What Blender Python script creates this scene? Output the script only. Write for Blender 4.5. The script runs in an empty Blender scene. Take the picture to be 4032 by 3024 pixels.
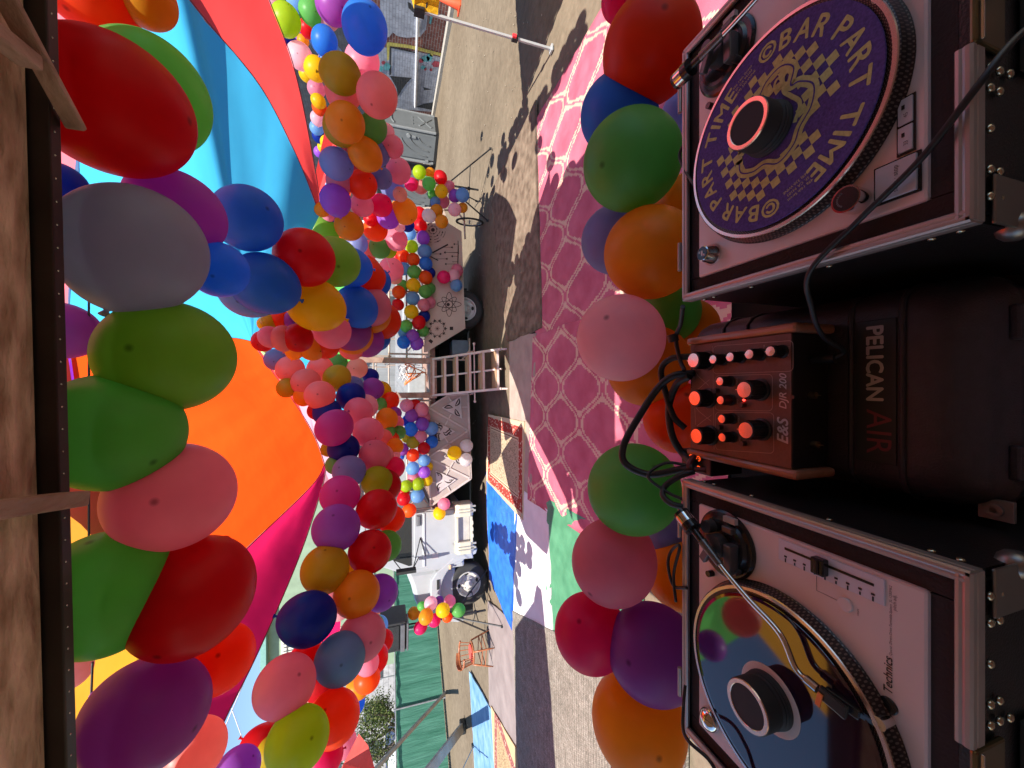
import bpy, math, random
from mathutils import Vector, Matrix, noise
R = math.radians
random.seed(7)
sc = bpy.context.scene
COL = sc.collection

# ------------------------------------------------------------------ camera, world, sun, exposure
PITCH = R(18); FPX = 1515.0; EYE = 2.4
CP, SP = math.cos(PITCH), math.sin(PITCH)
cam_d = bpy.data.cameras.new('camera'); cam = bpy.data.objects.new('camera', cam_d); COL.objects.link(cam)
cam_d.sensor_width = 36; cam_d.lens = 36 * FPX / 4032; cam_d.clip_start = 0.02; cam_d.clip_end = 2000
# the phone was held upright but the picture is stored sideways: picture right = down, picture up = right
_f = Vector((0, CP, -SP)); _u = Vector((0, SP, CP)); _r = Vector((1, 0, 0))
cam.matrix_world = Matrix(((-_u.x, _r.x, -_f.x, 0), (-_u.y, _r.y, -_f.y, 0), (-_u.z, _r.z, -_f.z, EYE), (0, 0, 0, 1)))
sc.camera = cam

SUN_EL = R(56); SUN_AZ = R(187)          # sun behind the camera, a little to its left
sun_vec = Vector((math.sin(SUN_AZ) * math.cos(SUN_EL), math.cos(SUN_AZ) * math.cos(SUN_EL), math.sin(SUN_EL)))
w = bpy.data.worlds.new('World'); sc.world = w; w.use_nodes = True
wn = w.node_tree; bg = wn.nodes['Background']
sky = wn.nodes.new('ShaderNodeTexSky'); sky.sky_type = 'NISHITA'; sky.sun_disc = False
sky.sun_elevation = SUN_EL; sky.sun_rotation = SUN_AZ; sky.air_density = 1.0; sky.dust_density = 0.0; sky.ozone_density = 3.0
wn.links.new(sky.outputs[0], bg.inputs[0]); bg.inputs[1].default_value = 0.06
sl = bpy.data.lights.new('sun', 'SUN'); sl.energy = 2.9; sl.angle = R(0.5); sl.color = (1, 0.95, 0.86)
so = bpy.data.objects.new('sun', sl); COL.objects.link(so); so.rotation_euler = (-sun_vec).to_track_quat('-Z', 'Y').to_euler()
sc.view_settings.view_transform = 'Standard'; sc.view_settings.look = 'None'
sc.view_settings.gamma = 1.0; sc.view_settings.exposure = 1.9
sc.cycles.max_bounces = 12; sc.cycles.diffuse_bounces = 6; sc.cycles.transmission_bounces = 10; sc.cycles.glossy_bounces = 4
sc.cycles.sample_clamp_indirect = 6.0; sc.cycles.caustics_reflective = False; sc.cycles.caustics_refractive = False

# ------------------------------------------------------------------ helpers
def ray(X, Y):                            # photograph pixel -> direction of unit depth
    dx = (X - 2016) / FPX; dr = (1512 - Y) / FPX
    return Vector((dr, CP - dx * SP, -SP - dx * CP))
def at(X, Y, depth): return Vector((0, 0, EYE)) + ray(X, Y) * depth
def onz(X, Y, z=0.0):
    d = ray(X, Y); return Vector((0, 0, EYE)) + d * ((z - EYE) / d.z)
K = 4032 / 2212                           # the units of the sketch made from the photograph
def dat(X, Y, depth): return at(X * K, Y * K, depth)
def dz(X, Y, z=0.0): return onz(X * K, Y * K, z)

_mats = {}
def mat(name, col, rough=0.6, metal=0.0, var=0.12, scale=8.0, bump=0.0, bscale=60.0, spec=0.5, coat=0.0, stretch=(1, 1, 1), col2=None):
    if name in _mats: return _mats[name]
    m = bpy.data.materials.new(name); m.use_nodes = True; nt = m.node_tree; b = nt.nodes['Principled BSDF']
    tc = nt.nodes.new('ShaderNodeTexCoord'); mp = nt.nodes.new('ShaderNodeMapping'); mp.inputs['Scale'].default_value = stretch
    nt.links.new(tc.outputs['Object'], mp.inputs[0])
    n = nt.nodes.new('ShaderNodeTexNoise'); n.inputs['Scale'].default_value = scale; n.inputs['Detail'].default_value = 6
    nt.links.new(mp.outputs[0], n.inputs['Vector'])
    cr = nt.nodes.new('ShaderNodeValToRGB'); e = cr.color_ramp.elements
    e[0].position = 0.3; e[1].position = 0.7
    c2 = col2 or tuple(min(1, c * (1 + var)) for c in col); c1 = col if col2 else tuple(c * (1 - var) for c in col)
    e[0].color = (*c1, 1); e[1].color = (*c2, 1)
    nt.links.new(n.outputs[0], cr.inputs[0]); nt.links.new(cr.outputs[0], b.inputs['Base Color'])
    b.inputs['Roughness'].default_value = rough; b.inputs['Metallic'].default_value = metal
    b.inputs['Specular IOR Level'].default_value = spec; b.inputs['Coat Weight'].default_value = coat
    if bump:
        n2 = nt.nodes.new('ShaderNodeTexNoise'); n2.inputs['Scale'].default_value = bscale; n2.inputs['Detail'].default_value = 5
        nt.links.new(mp.outputs[0], n2.inputs['Vector'])
        bp = nt.nodes.new('ShaderNodeBump'); bp.inputs['Strength'].default_value = bump; bp.inputs['Distance'].default_value = 0.02
        nt.links.new(n2.outputs[0], bp.inputs['Height']); nt.links.new(bp.outputs[0], b.inputs['Normal'])
    _mats[name] = m; return m

def fabric(name, col, trans=0.6, rough=0.9, wrinkle=0.25, scale=3.0, stretch=(1, 1, 1), var=0.08):
    """thin cloth that lets light through"""
    if name in _mats: return _mats[name]
    m = mat(name, col, rough, var=var, scale=scale, spec=0.2, stretch=stretch); nt = m.node_tree; b = nt.nodes['Principled BSDF']
    src = b.inputs['Base Color'].links[0].from_socket
    t = nt.nodes.new('ShaderNodeBsdfTranslucent'); nt.links.new(src, t.inputs[0])
    mx = nt.nodes.new('ShaderNodeMixShader'); mx.inputs[0].default_value = trans
    nt.links.new(b.outputs[0], mx.inputs[1]); nt.links.new(t.outputs[0], mx.inputs[2])
    nt.links.new(mx.outputs[0], nt.nodes['Material Output'].inputs[0])
    if wrinkle:
        tc = nt.nodes.new('ShaderNodeTexCoord'); mp = nt.nodes.new('ShaderNodeMapping'); mp.inputs['Scale'].default_value = stretch
        nt.links.new(tc.outputs['Object'], mp.inputs[0])
        n2 = nt.nodes.new('ShaderNodeTexNoise'); n2.inputs['Scale'].default_value = scale * 2; n2.inputs['Detail'].default_value = 3
        nt.links.new(mp.outputs[0], n2.inputs['Vector'])
        bp = nt.nodes.new('ShaderNodeBump'); bp.inputs['Strength'].default_value = wrinkle; bp.inputs['Distance'].default_value = 0.06
        nt.links.new(n2.outputs[0], bp.inputs['Height'])
        nt.links.new(bp.outputs[0], b.inputs['Normal']); nt.links.new(bp.outputs[0], t.inputs['Normal'])
    return m

class MB:
    """collects shapes; build() links them as ONE mesh object"""
    def __init__(s): s.v = []; s.f = []; s.sm = []; s.mi = []; s.m = 0
    def face(s, idx, smooth=False): s.f.append(tuple(idx)); s.sm.append(smooth); s.mi.append(s.m)
    def add(s, vs, fs, smooth=False):
        o = len(s.v); s.v += [tuple(v) for v in vs]
        for f in fs: s.face([i + o for i in f], smooth)
    def box(s, c, size, M=None):
        c = Vector(c); h = [x / 2 for x in size]
        vs = [Vector((x * h[0], y * h[1], z * h[2])) for x in (-1, 1) for y in (-1, 1) for z in (-1, 1)]
        vs = [(M @ v if M else v) + c for v in vs]
        s.add(vs, [(0, 1, 3, 2), (4, 6, 7, 5), (0, 4, 5, 1), (2, 3, 7, 6), (0, 2, 6, 4), (1, 5, 7, 3)]); return s
    def ring(s, c, r, ax, n, up=None):
        ax = Vector(ax).normalized(); a = ax.orthogonal().normalized() if up is None else (Vector(up) - ax * ax.dot(Vector(up))).normalized()
        b = ax.cross(a); return [Vector(c) + a * (r * math.cos(2 * math.pi * i / n)) + b * (r * math.sin(2 * math.pi * i / n)) for i in range(n)]
    def cyl(s, p0, p1, r0, r1=None, n=16, caps=True):
        r1 = r0 if r1 is None else r1; p0, p1 = Vector(p0), Vector(p1); ax = p1 - p0
        a = s.ring(p0, r0, ax, n); b = s.ring(p1, r1, ax, n); o = len(s.v); s.v += [tuple(v) for v in a + b]
        for i in range(n): s.face((o + i, o + (i + 1) % n, o + n + (i + 1) % n, o + n + i), True)
        if caps:
            o = len(s.v); s.v += [tuple(v) for v in a + b]
            s.face([o + i for i in range(n)][::-1]); s.face([o + n + i for i in range(n)])
        return s
    def bar(s, p0, p1, w, h=None):
        h = h or w; p0, p1 = Vector(p0), Vector(p1); ax = (p1 - p0); L = ax.length; ax.normalize()
        up = Vector((0, 0, 1)) if abs(ax.z) < 0.95 else Vector((0, 1, 0)); x = ax.cross(up).normalized(); z = x.cross(ax)
        M = Matrix((x, ax, z)).transposed(); s.box((p0 + p1) / 2, (w, L, h), M); return s
    def tube(s, pts, r, n=8, smooth=True):
        pts = [Vector(p) for p in pts]; o = len(s.v); k = len(pts); up = None
        for i, p in enumerate(pts):
            t = (pts[min(i + 1, k - 1)] - pts[max(i - 1, 0)]).normalized()
            if up is None: up = t.orthogonal()
            up = (up - t * t.dot(up)); up = up.normalized() if up.length > 1e-6 else t.orthogonal().normalized()
            rr = r[i] if isinstance(r, (list, tuple)) else r
            s.v += [tuple(v) for v in s.ring(p, rr, t, n, up)]
        for i in range(k - 1):
            for j in range(n): s.face((o + i * n + j, o + i * n + (j + 1) % n, o + (i + 1) * n + (j + 1) % n, o + (i + 1) * n + j), smooth)
        s.face([o + j for j in range(n)][::-1]); s.face([o + (k - 1) * n + j for j in range(n)]); return s
    def lathe(s, prof, c=(0, 0, 0), ax=(0, 0, 1), n=32, sharp=35):
        c = Vector(c); ax = Vector(ax).normalized()
        for i in range(len(prof) - 1):
            (r0, h0), (r1, h1) = prof[i], prof[i + 1]
            a = s.ring(c + ax * h0, max(r0, 1e-5), ax, n); b = s.ring(c + ax * h1, max(r1, 1e-5), ax, n)
            o = len(s.v); s.v += [tuple(v) for v in a + b]
            for j in range(n): s.face((o + j, o + (j + 1) % n, o + n + (j + 1) % n, o + n + j), True)
        return s
    def slathe(s, prof, c=(0, 0, 0), ax=(0, 0, 1), n=32):     # one smooth skin
        c = Vector(c); ax = Vector(ax).normalized(); o = len(s.v); k = len(prof)
        for r, h in prof: s.v += [tuple(v) for v in s.ring(c + ax * h, max(r, 1e-5), ax, n)]
        for i in range(k - 1):
            for j in range(n): s.face((o + i * n + j, o + i * n + (j + 1) % n, o + (i + 1) * n + (j + 1) % n, o + (i + 1) * n + j), True)
        return s
    def ball(s, c, r, n=12, sc=(1, 1, 1)):
        c = Vector(c); o = len(s.v); h = n // 2
        for i in range(h + 1):
            th = math.pi * i / h
            for j in range(n):
                ph = 2 * math.pi * j / n
                s.v.append(tuple(c + Vector((r * sc[0] * math.sin(th) * math.cos(ph), r * sc[1] * math.sin(th) * math.sin(ph), r * sc[2] * math.cos(th)))))
        for i in range(h):
            for j in range(n): s.face((o + i * n + j, o + (i + 1) * n + j, o + (i + 1) * n + (j + 1) % n, o + i * n + (j + 1) % n), True)
        return s
    def prism(s, poly, d):                     # poly: 3-D points, d: thickness vector
        d = Vector(d); n = len(poly); a = [Vector(p) for p in poly]
        s.add(a + [p + d for p in a], [tuple(range(n))[::-1], tuple(range(n, 2 * n))] + [(i, (i + 1) % n, n + (i + 1) % n, n + i) for i in range(n)]); return s
    def flat(s, pts): s.add(pts, [tuple(range(len(pts)))]); return s
    def mesh(s, name, mats):
        me = bpy.data.meshes.new(name); me.from_pydata(s.v, [], s.f); me.update()
        for m in (mats if isinstance(mats, (list, tuple)) else [mats]): me.materials.append(m)
        me.polygons.foreach_set('use_smooth', s.sm); me.polygons.foreach_set('material_index', s.mi); return me
    def build(s, name, mats, parent=None, bevel=0, loc=None):
        o = bpy.data.objects.new(name, s.mesh(name, mats)); COL.objects.link(o)
        if parent: o.parent = parent
        if loc is not None: o.location = loc
        if bevel:
            b = o.modifiers.new('bevel', 'BEVEL'); b.width = bevel; b.segments = 2; b.limit_method = 'ANGLE'; b.angle_limit = R(40)
        return o
def tag(o, label=None, cat=None, group=None, kind=None):
    if label: o['label'] = label
    if cat: o['category'] = cat
    if group: o['group'] = group
    if kind: o['kind'] = kind
    return o
def thing(name, label, cat, loc=(0, 0, 0), rz=0.0, group=None):
    o = bpy.data.objects.new(name, None); COL.objects.link(o); o.location = loc; o.rotation_euler = (0, 0, rz); o.empty_display_size = 0.1
    return tag(o, label, cat, group)
def copy_tree(o, parent=None):
    c = o.copy(); COL.objects.link(c)
    if parent: c.parent = parent
    for ch in list(o.children): copy_tree(ch, c)
    return c
def spline(pts, n=10):
    """Catmull-Rom through 3-D points"""
    P = [Vector(p) for p in pts]; P = [P[0] * 2 - P[1]] + P + [P[-1] * 2 - P[-2]]; out = []
    for i in range(1, len(P) - 2):
        for k in range(n):
            t = k / n; a, b, c, d = P[i - 1], P[i], P[i + 1], P[i + 2]
            out.append(0.5 * (2 * b + (c - a) * t + (2 * a - 5 * b + 4 * c - d) * t * t + (3 * b - a - 3 * c + d) * t ** 3))
    out.append(P[-2]); return out
def resample(pts, n):
    L = [0]
    for i in range(1, len(pts)): L.append(L[-1] + (pts[i] - pts[i - 1]).length)
    out = []; j = 0
    for k in range(n + 1):
        d = L[-1] * k / n
        while j < len(pts) - 2 and L[j + 1] < d: j += 1
        seg = L[j + 1] - L[j]; t = 0 if seg < 1e-9 else (d - L[j]) / seg; out.append(pts[j].lerp(pts[j + 1], min(1, t)))
    return out
def text_mesh(txt, size, m, bold=0.0, shear=0.0, extrude=0.0):
    """outline lettering as a mesh in the XY plane, left end at the origin"""
    cu = bpy.data.curves.new('lettering', 'FONT'); cu.body = txt; cu.size = size; cu.shear = shear; cu.extrude = extrude; cu.resolution_u = 3
    o = bpy.data.objects.new('lettering', cu); COL.objects.link(o)
    dg = bpy.context.evaluated_depsgraph_get(); me = bpy.data.meshes.new_from_object(o.evaluated_get(dg))
    bpy.data.objects.remove(o); bpy.data.curves.remove(cu); me.materials.clear(); me.materials.append(m); return me
def embolden(me, d, m):
    if not d: return me
    mb = MB()
    for k, (dx, dy) in enumerate(((0, 0), (d, 0), (-d, 0), (0, d), (0, -d))):
        mb.add([(v.co.x + dx, v.co.y + dy, .00006 * k) for v in me.vertices], [tuple(f.vertices) for f in me.polygons])
    bpy.data.meshes.remove(me); return mb.mesh('lettering', m)
def lettering(name, txt, size, m, parent, M, bold=0.0, shear=0.0, centre=False, width=None):
    me = embolden(text_mesh(txt, size, m, 0, shear), bold * size, m)
    xs = [v.co.x for v in me.vertices]; x0, x1 = min(xs), max(xs)
    k = 1.0 if width is None else width / (x1 - x0)
    for v in me.vertices: v.co = M @ Vector(((v.co.x - (x0 + x1) / 2 if centre else v.co.x - x0) * k, v.co.y * (k if width else 1), v.co.z))
    o = bpy.data.objects.new(name, me); COL.objects.link(o); o.parent = parent; return o
def wbuild(mb, name, mats, parent=None, bevel=0, org=None):
    """build a mesh drawn in world coordinates: under its parent, or with its own origin at org"""
    if parent is not None:
        M = (Matrix.Translation(parent.location) @ Matrix.Rotation(parent.rotation_euler[2], 4, 'Z')).inverted()
        mb.v = [tuple(M @ Vector(v)) for v in mb.v]; return mb.build(name, mats, parent, bevel)
    org = Vector(org) if org is not None else Vector((sum(v[0] for v in mb.v) / len(mb.v), sum(v[1] for v in mb.v) / len(mb.v), min(v[2] for v in mb.v)))
    mb.v = [tuple(Vector(v) - org) for v in mb.v]; return mb.build(name, mats, None, bevel, org)

# ------------------------------------------------------------------ ground
def ground_mat():
    m = mat('dirt', (0.15, 0.115, 0.080), 0.95, var=0.0, scale=0.35, bump=0.5, bscale=14, spec=0.1, col2=(0.205, 0.162, 0.115)); nt = m.node_tree; b = nt.nodes['Principled BSDF']
    src = b.inputs['Base Color'].links[0].from_socket
    tc = nt.nodes.new('ShaderNodeTexCoord'); n = nt.nodes.new('ShaderNodeTexNoise'); n.inputs['Scale'].default_value = 5; n.inputs['Detail'].default_value = 9; n.inputs['Roughness'].default_value = 0.7
    nt.links.new(tc.outputs['Object'], n.inputs['Vector'])
    mr = nt.nodes.new('ShaderNodeMapRange'); mr.inputs[1].default_value = 0.3; mr.inputs[2].default_value = 0.7; mr.inputs[3].default_value = 0.72; mr.inputs[4].default_value = 1.15
    nt.links.new(n.outputs[0], mr.inputs[0])
    v = nt.nodes.new('ShaderNodeVectorMath'); v.operation = 'SCALE'; nt.links.new(src, v.inputs[0]); nt.links.new(mr.outputs[0], v.inputs['Scale'])
    nt.links.new(v.outputs[0], b.inputs['Base Color']); return m
g = MB(); N = 90
for i in range(N + 1):
    for j in range(N + 1):
        x = -20 + 44 * i / N; y = -8 + 40 * j / N
        g.v.append((x, y, (0.02 * noise.noise((x * .5, y * .5, 0)) - 0.022) if 0 < i < N and 0 < j < N else -0.03))
for i in range(N):
    for j in range(N):
        a = i * (N + 1) + j; g.face((a, a + N + 1, a + N + 2, a + 1), True)
o = len(g.v)
g.v += [(-400, -400, -0.035), (400, -400, -0.035), (400, 600, -0.035), (-400, 600, -0.035), (-20, -8, -0.03), (24, -8, -0.03), (24, 32, -0.03), (-20, 32, -0.03)]
for k in range(4): g.face((o + k, o + (k + 1) % 4, o + 4 + (k + 1) % 4, o + 4 + k))
tag(g.build('ground', ground_mat()), kind='structure')
gr = MB()
for k in range(900):
    x, y = random.uniform(-11, 14), random.uniform(2, 20)
    r = random.uniform(0.006, 0.022); gr.ball((x, y, 0.0), r, 5, (1, random.uniform(.6, 1.3), .6))
tag(gr.build('gravel', mat('pebble', (0.30, 0.25, 0.19), 0.9, var=0.4, scale=3)), 'pale pebbles and crumbs scattered on the bare dirt', kind='stuff')

# ------------------------------------------------------------------ rugs, tarps and cloths on the ground
def sheet(name, pts, m, label, cat, z=0.012, wave=0.008, n=26, wob=0.02, group=None):
    """a floor sheet from its corner points (any number, in order): a fan-free grid patch over 4 sides with slack and a turned-down edge"""
    P = [Vector((p[0], p[1], 0)) for p in pts]; c = sum((p for p in P), Vector()) / 4; mb = MB()
    def q(u, v): return (P[0] * (1 - u) + P[1] * u) * (1 - v) + (P[3] * (1 - u) + P[2] * u) * v
    for j in range(n + 1):
        for i in range(n + 1):
            p = q(i / n, j / n); e = i in (0, n) or j in (0, n)
            w1 = noise.noise((p.x * 2.3, p.y * 2.3, z * 100)); w2 = noise.noise((p.x * 7, p.y * 7, z * 50))
            if e: p = p + Vector((noise.noise((p.x * 3, p.y * 3, 5)) * wob, noise.noise((p.x * 3, p.y * 3, 9)) * wob, 0))
            mb.v.append((p.x, p.y, z + wave * (w1 + .5 * w2) + wave * 1.2))
    W = n + 1
    for j in range(n):
        for i in range(n): mb.face((j * W + i, j * W + i + 1, (j + 1) * W + i + 1, (j + 1) * W + i), True)
    rim = [i for i in range(W)] + [j * W + n for j in range(1, W)] + [n * W + i for i in range(n - 1, -1, -1)] + [j * W for j in range(n - 1, 0, -1)]
    o = len(mb.v); mb.v += [(mb.v[i][0], mb.v[i][1], max(-0.02, mb.v[i][2] - 0.03)) for i in rim]; k = len(rim)
    for i in range(k): mb.face((rim[i], rim[(i + 1) % k], o + (i + 1) % k, o + i))
    mb.v = [(v[0] - c.x, v[1] - c.y, v[2]) for v in mb.v]
    return tag(mb.build(name, m, None, loc=(c.x, c.y, 0)), label, cat, group)

def trellis_mat():
    m = bpy.data.materials.new('trellis_carpet'); m.use_nodes = True; nt = m.node_tree; b = nt.nodes['Principled BSDF']; L = nt.links
    b.inputs['Roughness'].default_value = 0.95; b.inputs['Specular IOR Level'].default_value = 0.1
    def M(op, a, bb=None, c=None):
        n = nt.nodes.new('ShaderNodeMath'); n.operation = op
        for i, x in enumerate((a, bb, c)):
            if x is None: continue
            if isinstance(x, (int, float)): n.inputs[i].default_value = x
            else: L.new(x, n.inputs[i])
        return n.outputs[0]
    tc = nt.nodes.new('ShaderNodeTexCoord'); sx = nt.nodes.new('ShaderNodeSeparateXYZ'); L.new(tc.outputs['Object'], sx.inputs[0])
    # stepped weave: the coordinates are snapped so the curves climb in small steps
    xx = M('SNAP', sx.outputs[0], 0.022); yy = M('SNAP', sx.outputs[1], 0.034)
    a = M('MULTIPLY', xx, 2 * math.pi / 0.92); bb = M('MULTIPLY', yy, 2 * math.pi / 1.12)
    kk = 0.30; a2 = M('SUBTRACT', a, M('MULTIPLY', M('SINE', M('MULTIPLY', a, 2.0)), kk))
    F = M('ABSOLUTE', M('ADD', M('COSINE', a2), M('COSINE', bb)))
    ga = M('MULTIPLY', M('MULTIPLY', M('SINE', a2), M('SUBTRACT', 1.0, M('MULTIPLY', M('COSINE', M('MULTIPLY', a, 2.0)), 2 * kk))), 2 * math.pi / 0.92); gb = M('MULTIPLY', M('SINE', bb), 2 * math.pi / 1.12)
    gl = M('SQRT', M('ADD', M('ADD', M('MULTIPLY', ga, ga), M('MULTIPLY', gb, gb)), 1.2)); D_ = M('DIVIDE', F, gl)
    line = M('MULTIPLY', M('GREATER_THAN', D_, 0.014), M('LESS_THAN', D_, 0.046))
    n = nt.nodes.new('ShaderNodeTexNoise'); n.inputs['Scale'].default_value = 3; n.inputs['Detail'].default_value = 8; L.new(tc.outputs['Object'], n.inputs['Vector'])
    r1 = nt.nodes.new('ShaderNodeValToRGB'); e = r1.color_ramp.elements; e[0].position = .32; e[1].position = .68
    e[0].color = (0.36, 0.085, 0.125, 1); e[1].color = (0.47, 0.14, 0.19, 1); L.new(n.outputs[0], r1.inputs[0])
    r2 = nt.nodes.new('ShaderNodeValToRGB'); e = r2.color_ramp.elements; e[0].color = (0.46, 0.30, 0.21, 1); e[1].color = (0.60, 0.44, 0.33, 1); L.new(n.outputs[0], r2.inputs[0])
    mx = nt.nodes.new('ShaderNodeMix'); mx.data_type = 'RGBA'; L.new(line, mx.inputs['Factor']); L.new(r1.outputs[0], mx.inputs['A']); L.new(r2.outputs[0], mx.inputs['B'])
    L.new(mx.outputs['Result'], b.inputs['Base Color'])
    n2 = nt.nodes.new('ShaderNodeTexNoise'); n2.inputs['Scale'].default_value = 90; L.new(tc.outputs['Object'], n2.inputs['Vector'])
    bp = nt.nodes.new('ShaderNodeBump'); bp.inputs['Strength'].default_value = .35; bp.inputs['Distance'].default_value = .01; L.new(n2.outputs[0], bp.inputs['Height']); L.new(bp.outputs[0], b.inputs['Normal'])
    return m
def persian_mat(name, hx, hy, field, border, deep):
    """figured field, broad border with small blossoms, guard stripes; hx, hy half sizes"""
    m = bpy.data.materials.new(name); m.use_nodes = True; nt = m.node_tree; b = nt.nodes['Principled BSDF']; L = nt.links; b.inputs['Roughness'].default_value = .95; b.inputs['Specular IOR Level'].default_value = .1
    def M(op, a, bb=None):
        n = nt.nodes.new('ShaderNodeMath'); n.operation = op
        for i, x in enumerate((a, bb)):
            if x is None: continue
            if isinstance(x, (int, float)): n.inputs[i].default_value = x
            else: L.new(x, n.inputs[i])
        return n.outputs[0]
    tc = nt.nodes.new('ShaderNodeTexCoord'); sx = nt.nodes.new('ShaderNodeSeparateXYZ'); L.new(tc.outputs['Object'], sx.inputs[0])
    d = M('MINIMUM', M('SUBTRACT', hx, M('ABSOLUTE', sx.outputs[0])), M('SUBTRACT', hy, M('ABSOLUTE', sx.outputs[1])))
    vo = nt.nodes.new('ShaderNodeTexVoronoi'); vo.inputs['Scale'].default_value = 14; L.new(tc.outputs['Object'], vo.inputs['Vector'])
    no = nt.nodes.new('ShaderNodeTexNoise'); no.inputs['Scale'].default_value = 16; no.inputs['Detail'].default_value = 3; no.inputs['Distortion'].default_value = 2.5; L.new(tc.outputs['Object'], no.inputs['Vector'])
    fig = M('GREATER_THAN', no.outputs[0], .53); blo = M('LESS_THAN', vo.outputs[0], .3)
    def mix(f, a, c):
        x = nt.nodes.new('ShaderNodeMix'); x.data_type = 'RGBA'; L.new(f, x.inputs['Factor'])
        for k, v in (('A', a), ('B', c)):
            if isinstance(v, tuple): x.inputs[k].default_value = (*v, 1)
            else: L.new(v, x.inputs[k])
        return x.outputs['Result']
    f = mix(fig, field, tuple(c * .45 for c in field)); f = mix(M('MULTIPLY', blo, fig), f, deep)
    bd = mix(blo, border, tuple(min(1, c * .8 + .18) for c in field)); bd = mix(M('GREATER_THAN', no.outputs[0], .6), bd, deep)
    c = mix(M('GREATER_THAN', d, .36), bd, f)
    stripe = M('ADD', M('MULTIPLY', M('GREATER_THAN', d, .30), M('LESS_THAN', d, .38)), M('LESS_THAN', d, .09))
    c = mix(stripe, c, tuple(min(1, x * 1.15) for x in field)); c = mix(M('MULTIPLY', M('GREATER_THAN', d, .33), M('LESS_THAN', d, .35)), c, deep)
    L.new(c, b.inputs['Base Color']); return m
pink = trellis_mat()
sheet('trellis_carpet', [(0.72, 6.05), (4.45, 6.05), (4.35, 1.5), (0.85, 1.5)], pink, 'pink carpet with cream trellis lines, half in sun, the one under the tent leg side', 'carpet', .010, .006, group='pink trellis carpets')
sheet('trellis_carpet', [(-2.05, 6.42), (0.80, 6.16), (0.92, 1.5), (-1.75, 1.5)], pink, 'pink carpet with cream trellis lines touching the green tarp and the beige cloth', 'carpet', .020, .006, group='pink trellis carpets')
br = mat('worn_brown_carpet', (0.10, 0.07, 0.05), .95, scale=6, bump=.5, bscale=30, spec=.1, col2=(0.22, 0.165, 0.12))
sheet('brown_carpet', [(0.86, 7.6), (4.6, 9.0), (4.75, 6.0), (0.9, 5.75)], br, 'worn brown carpet on the dirt before the cutout panel of the truck', 'carpet', .026, .008)
bg_ = mat('beige_cloth', (0.28, 0.21, 0.18), .95, scale=3, bump=.6, bscale=9, spec=.1, col2=(0.38, 0.30, 0.25))
sheet('beige_cloth', [(-2.1, 7.45), (0.98, 7.5), (0.86, 6.0), (-2.0, 6.2)], bg_, 'creased beige cloth at the foot of the steps', 'cloth', .006, .012)
sheet('patterned_rug', [(-2.42, 9.35), (-0.75, 9.15), (-0.68, 6.5), (-2.5, 6.65)], persian_mat('persian_rug', .88, 1.35, (.42, .33, .22), (.30, .045, .035), (.12, .05, .03)), 'patterned rug with red border beside the blue tarp', 'rug', .034, .006)
bt = mat('blue_tarp', (0.015, 0.10, 0.52), .5, scale=5, bump=.9, bscale=7, spec=.4, col2=(0.03, 0.18, 0.72))
sheet('blue_tarp', [(-4.75, 9.1), (-2.2, 9.42), (-2.35, 6.95), (-4.95, 7.35)], bt, 'crinkled bright blue tarp beside the front wheel of the truck', 'tarp', .006, .016)
wt = mat('white_tarp', (0.56, 0.545, 0.53), .7, scale=3, bump=.5, bscale=6, spec=.3, col2=(0.66, 0.645, 0.63))
sheet('white_tarp', [(-4.55, 7.2), (-1.95, 7.15), (-1.95, 5.5), (-3.95, 5.3)], wt, 'glaring white tarp between the blue and the green tarps', 'tarp', .014, .01)
gt = mat('green_tarp', (0.045, 0.17, 0.085), .6, scale=4, bump=.7, bscale=6, spec=.3, col2=(0.085, 0.26, 0.14))
sheet('green_tarp', [(-3.95, 5.55), (-1.8, 5.65), (-1.6, 3.2), (-3.2, 3.2)], gt, 'creased green tarp beside the pink carpet', 'tarp', .008, .014)
def woven_mat():
    m = mat('woven_grey', (0.22, 0.19, 0.155), .95, scale=7, spec=.1, col2=(0.32, 0.28, 0.235)); nt = m.node_tree; b = nt.nodes['Principled BSDF']; L = nt.links
    src = b.inputs['Base Color'].links[0].from_socket; tc = nt.nodes.new('ShaderNodeTexCoord')
    wv = nt.nodes.new('ShaderNodeTexWave'); wv.inputs['Scale'].default_value = 5.0; wv.inputs['Distortion'].default_value = 5; wv.inputs['Detail'].default_value = 4; wv.inputs['Detail Scale'].default_value = 9; wv.bands_direction = 'Y'
    L.new(tc.outputs['Object'], wv.inputs['Vector'])
    br_ = nt.nodes.new('ShaderNodeTexBrick'); br_.inputs['Scale'].default_value = 15; br_.inputs['Color1'].default_value = (.66, .66, .66, 1); br_.inputs['Color2'].default_value = (1.3, 1.3, 1.3, 1); br_.inputs['Brick Width'].default_value = .35; br_.inputs['Row Height'].default_value = .16; br_.inputs['Mortar'].default_value = (.5, .5, .5, 1); br_.inputs['Mortar Size'].default_value = .03
    L.new(tc.outputs['Object'], br_.inputs['Vector'])
    mr = nt.nodes.new('ShaderNodeMapRange'); mr.inputs[3].default_value = .75; mr.inputs[4].default_value = 1.2; L.new(wv.outputs['Fac'], mr.inputs[0])
    v = nt.nodes.new('ShaderNodeVectorMath'); v.operation = 'MULTIPLY'; L.new(src, v.inputs[0]); L.new(br_.outputs[0], v.inputs[1])
    v2 = nt.nodes.new('ShaderNodeVectorMath'); v2.operation = 'SCALE'; L.new(v.outputs[0], v2.inputs[0]); L.new(mr.outputs[0], v2.inputs['Scale']); L.new(v2.outputs[0], b.inputs['Base Color'])
    bp = nt.nodes.new('ShaderNodeBump'); bp.inputs['Strength'].default_value = .5; bp.inputs['Distance'].default_value = .01; L.new(br_.outputs['Fac'], bp.inputs['Height']); L.new(bp.outputs[0], b.inputs['Normal']); return m
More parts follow.
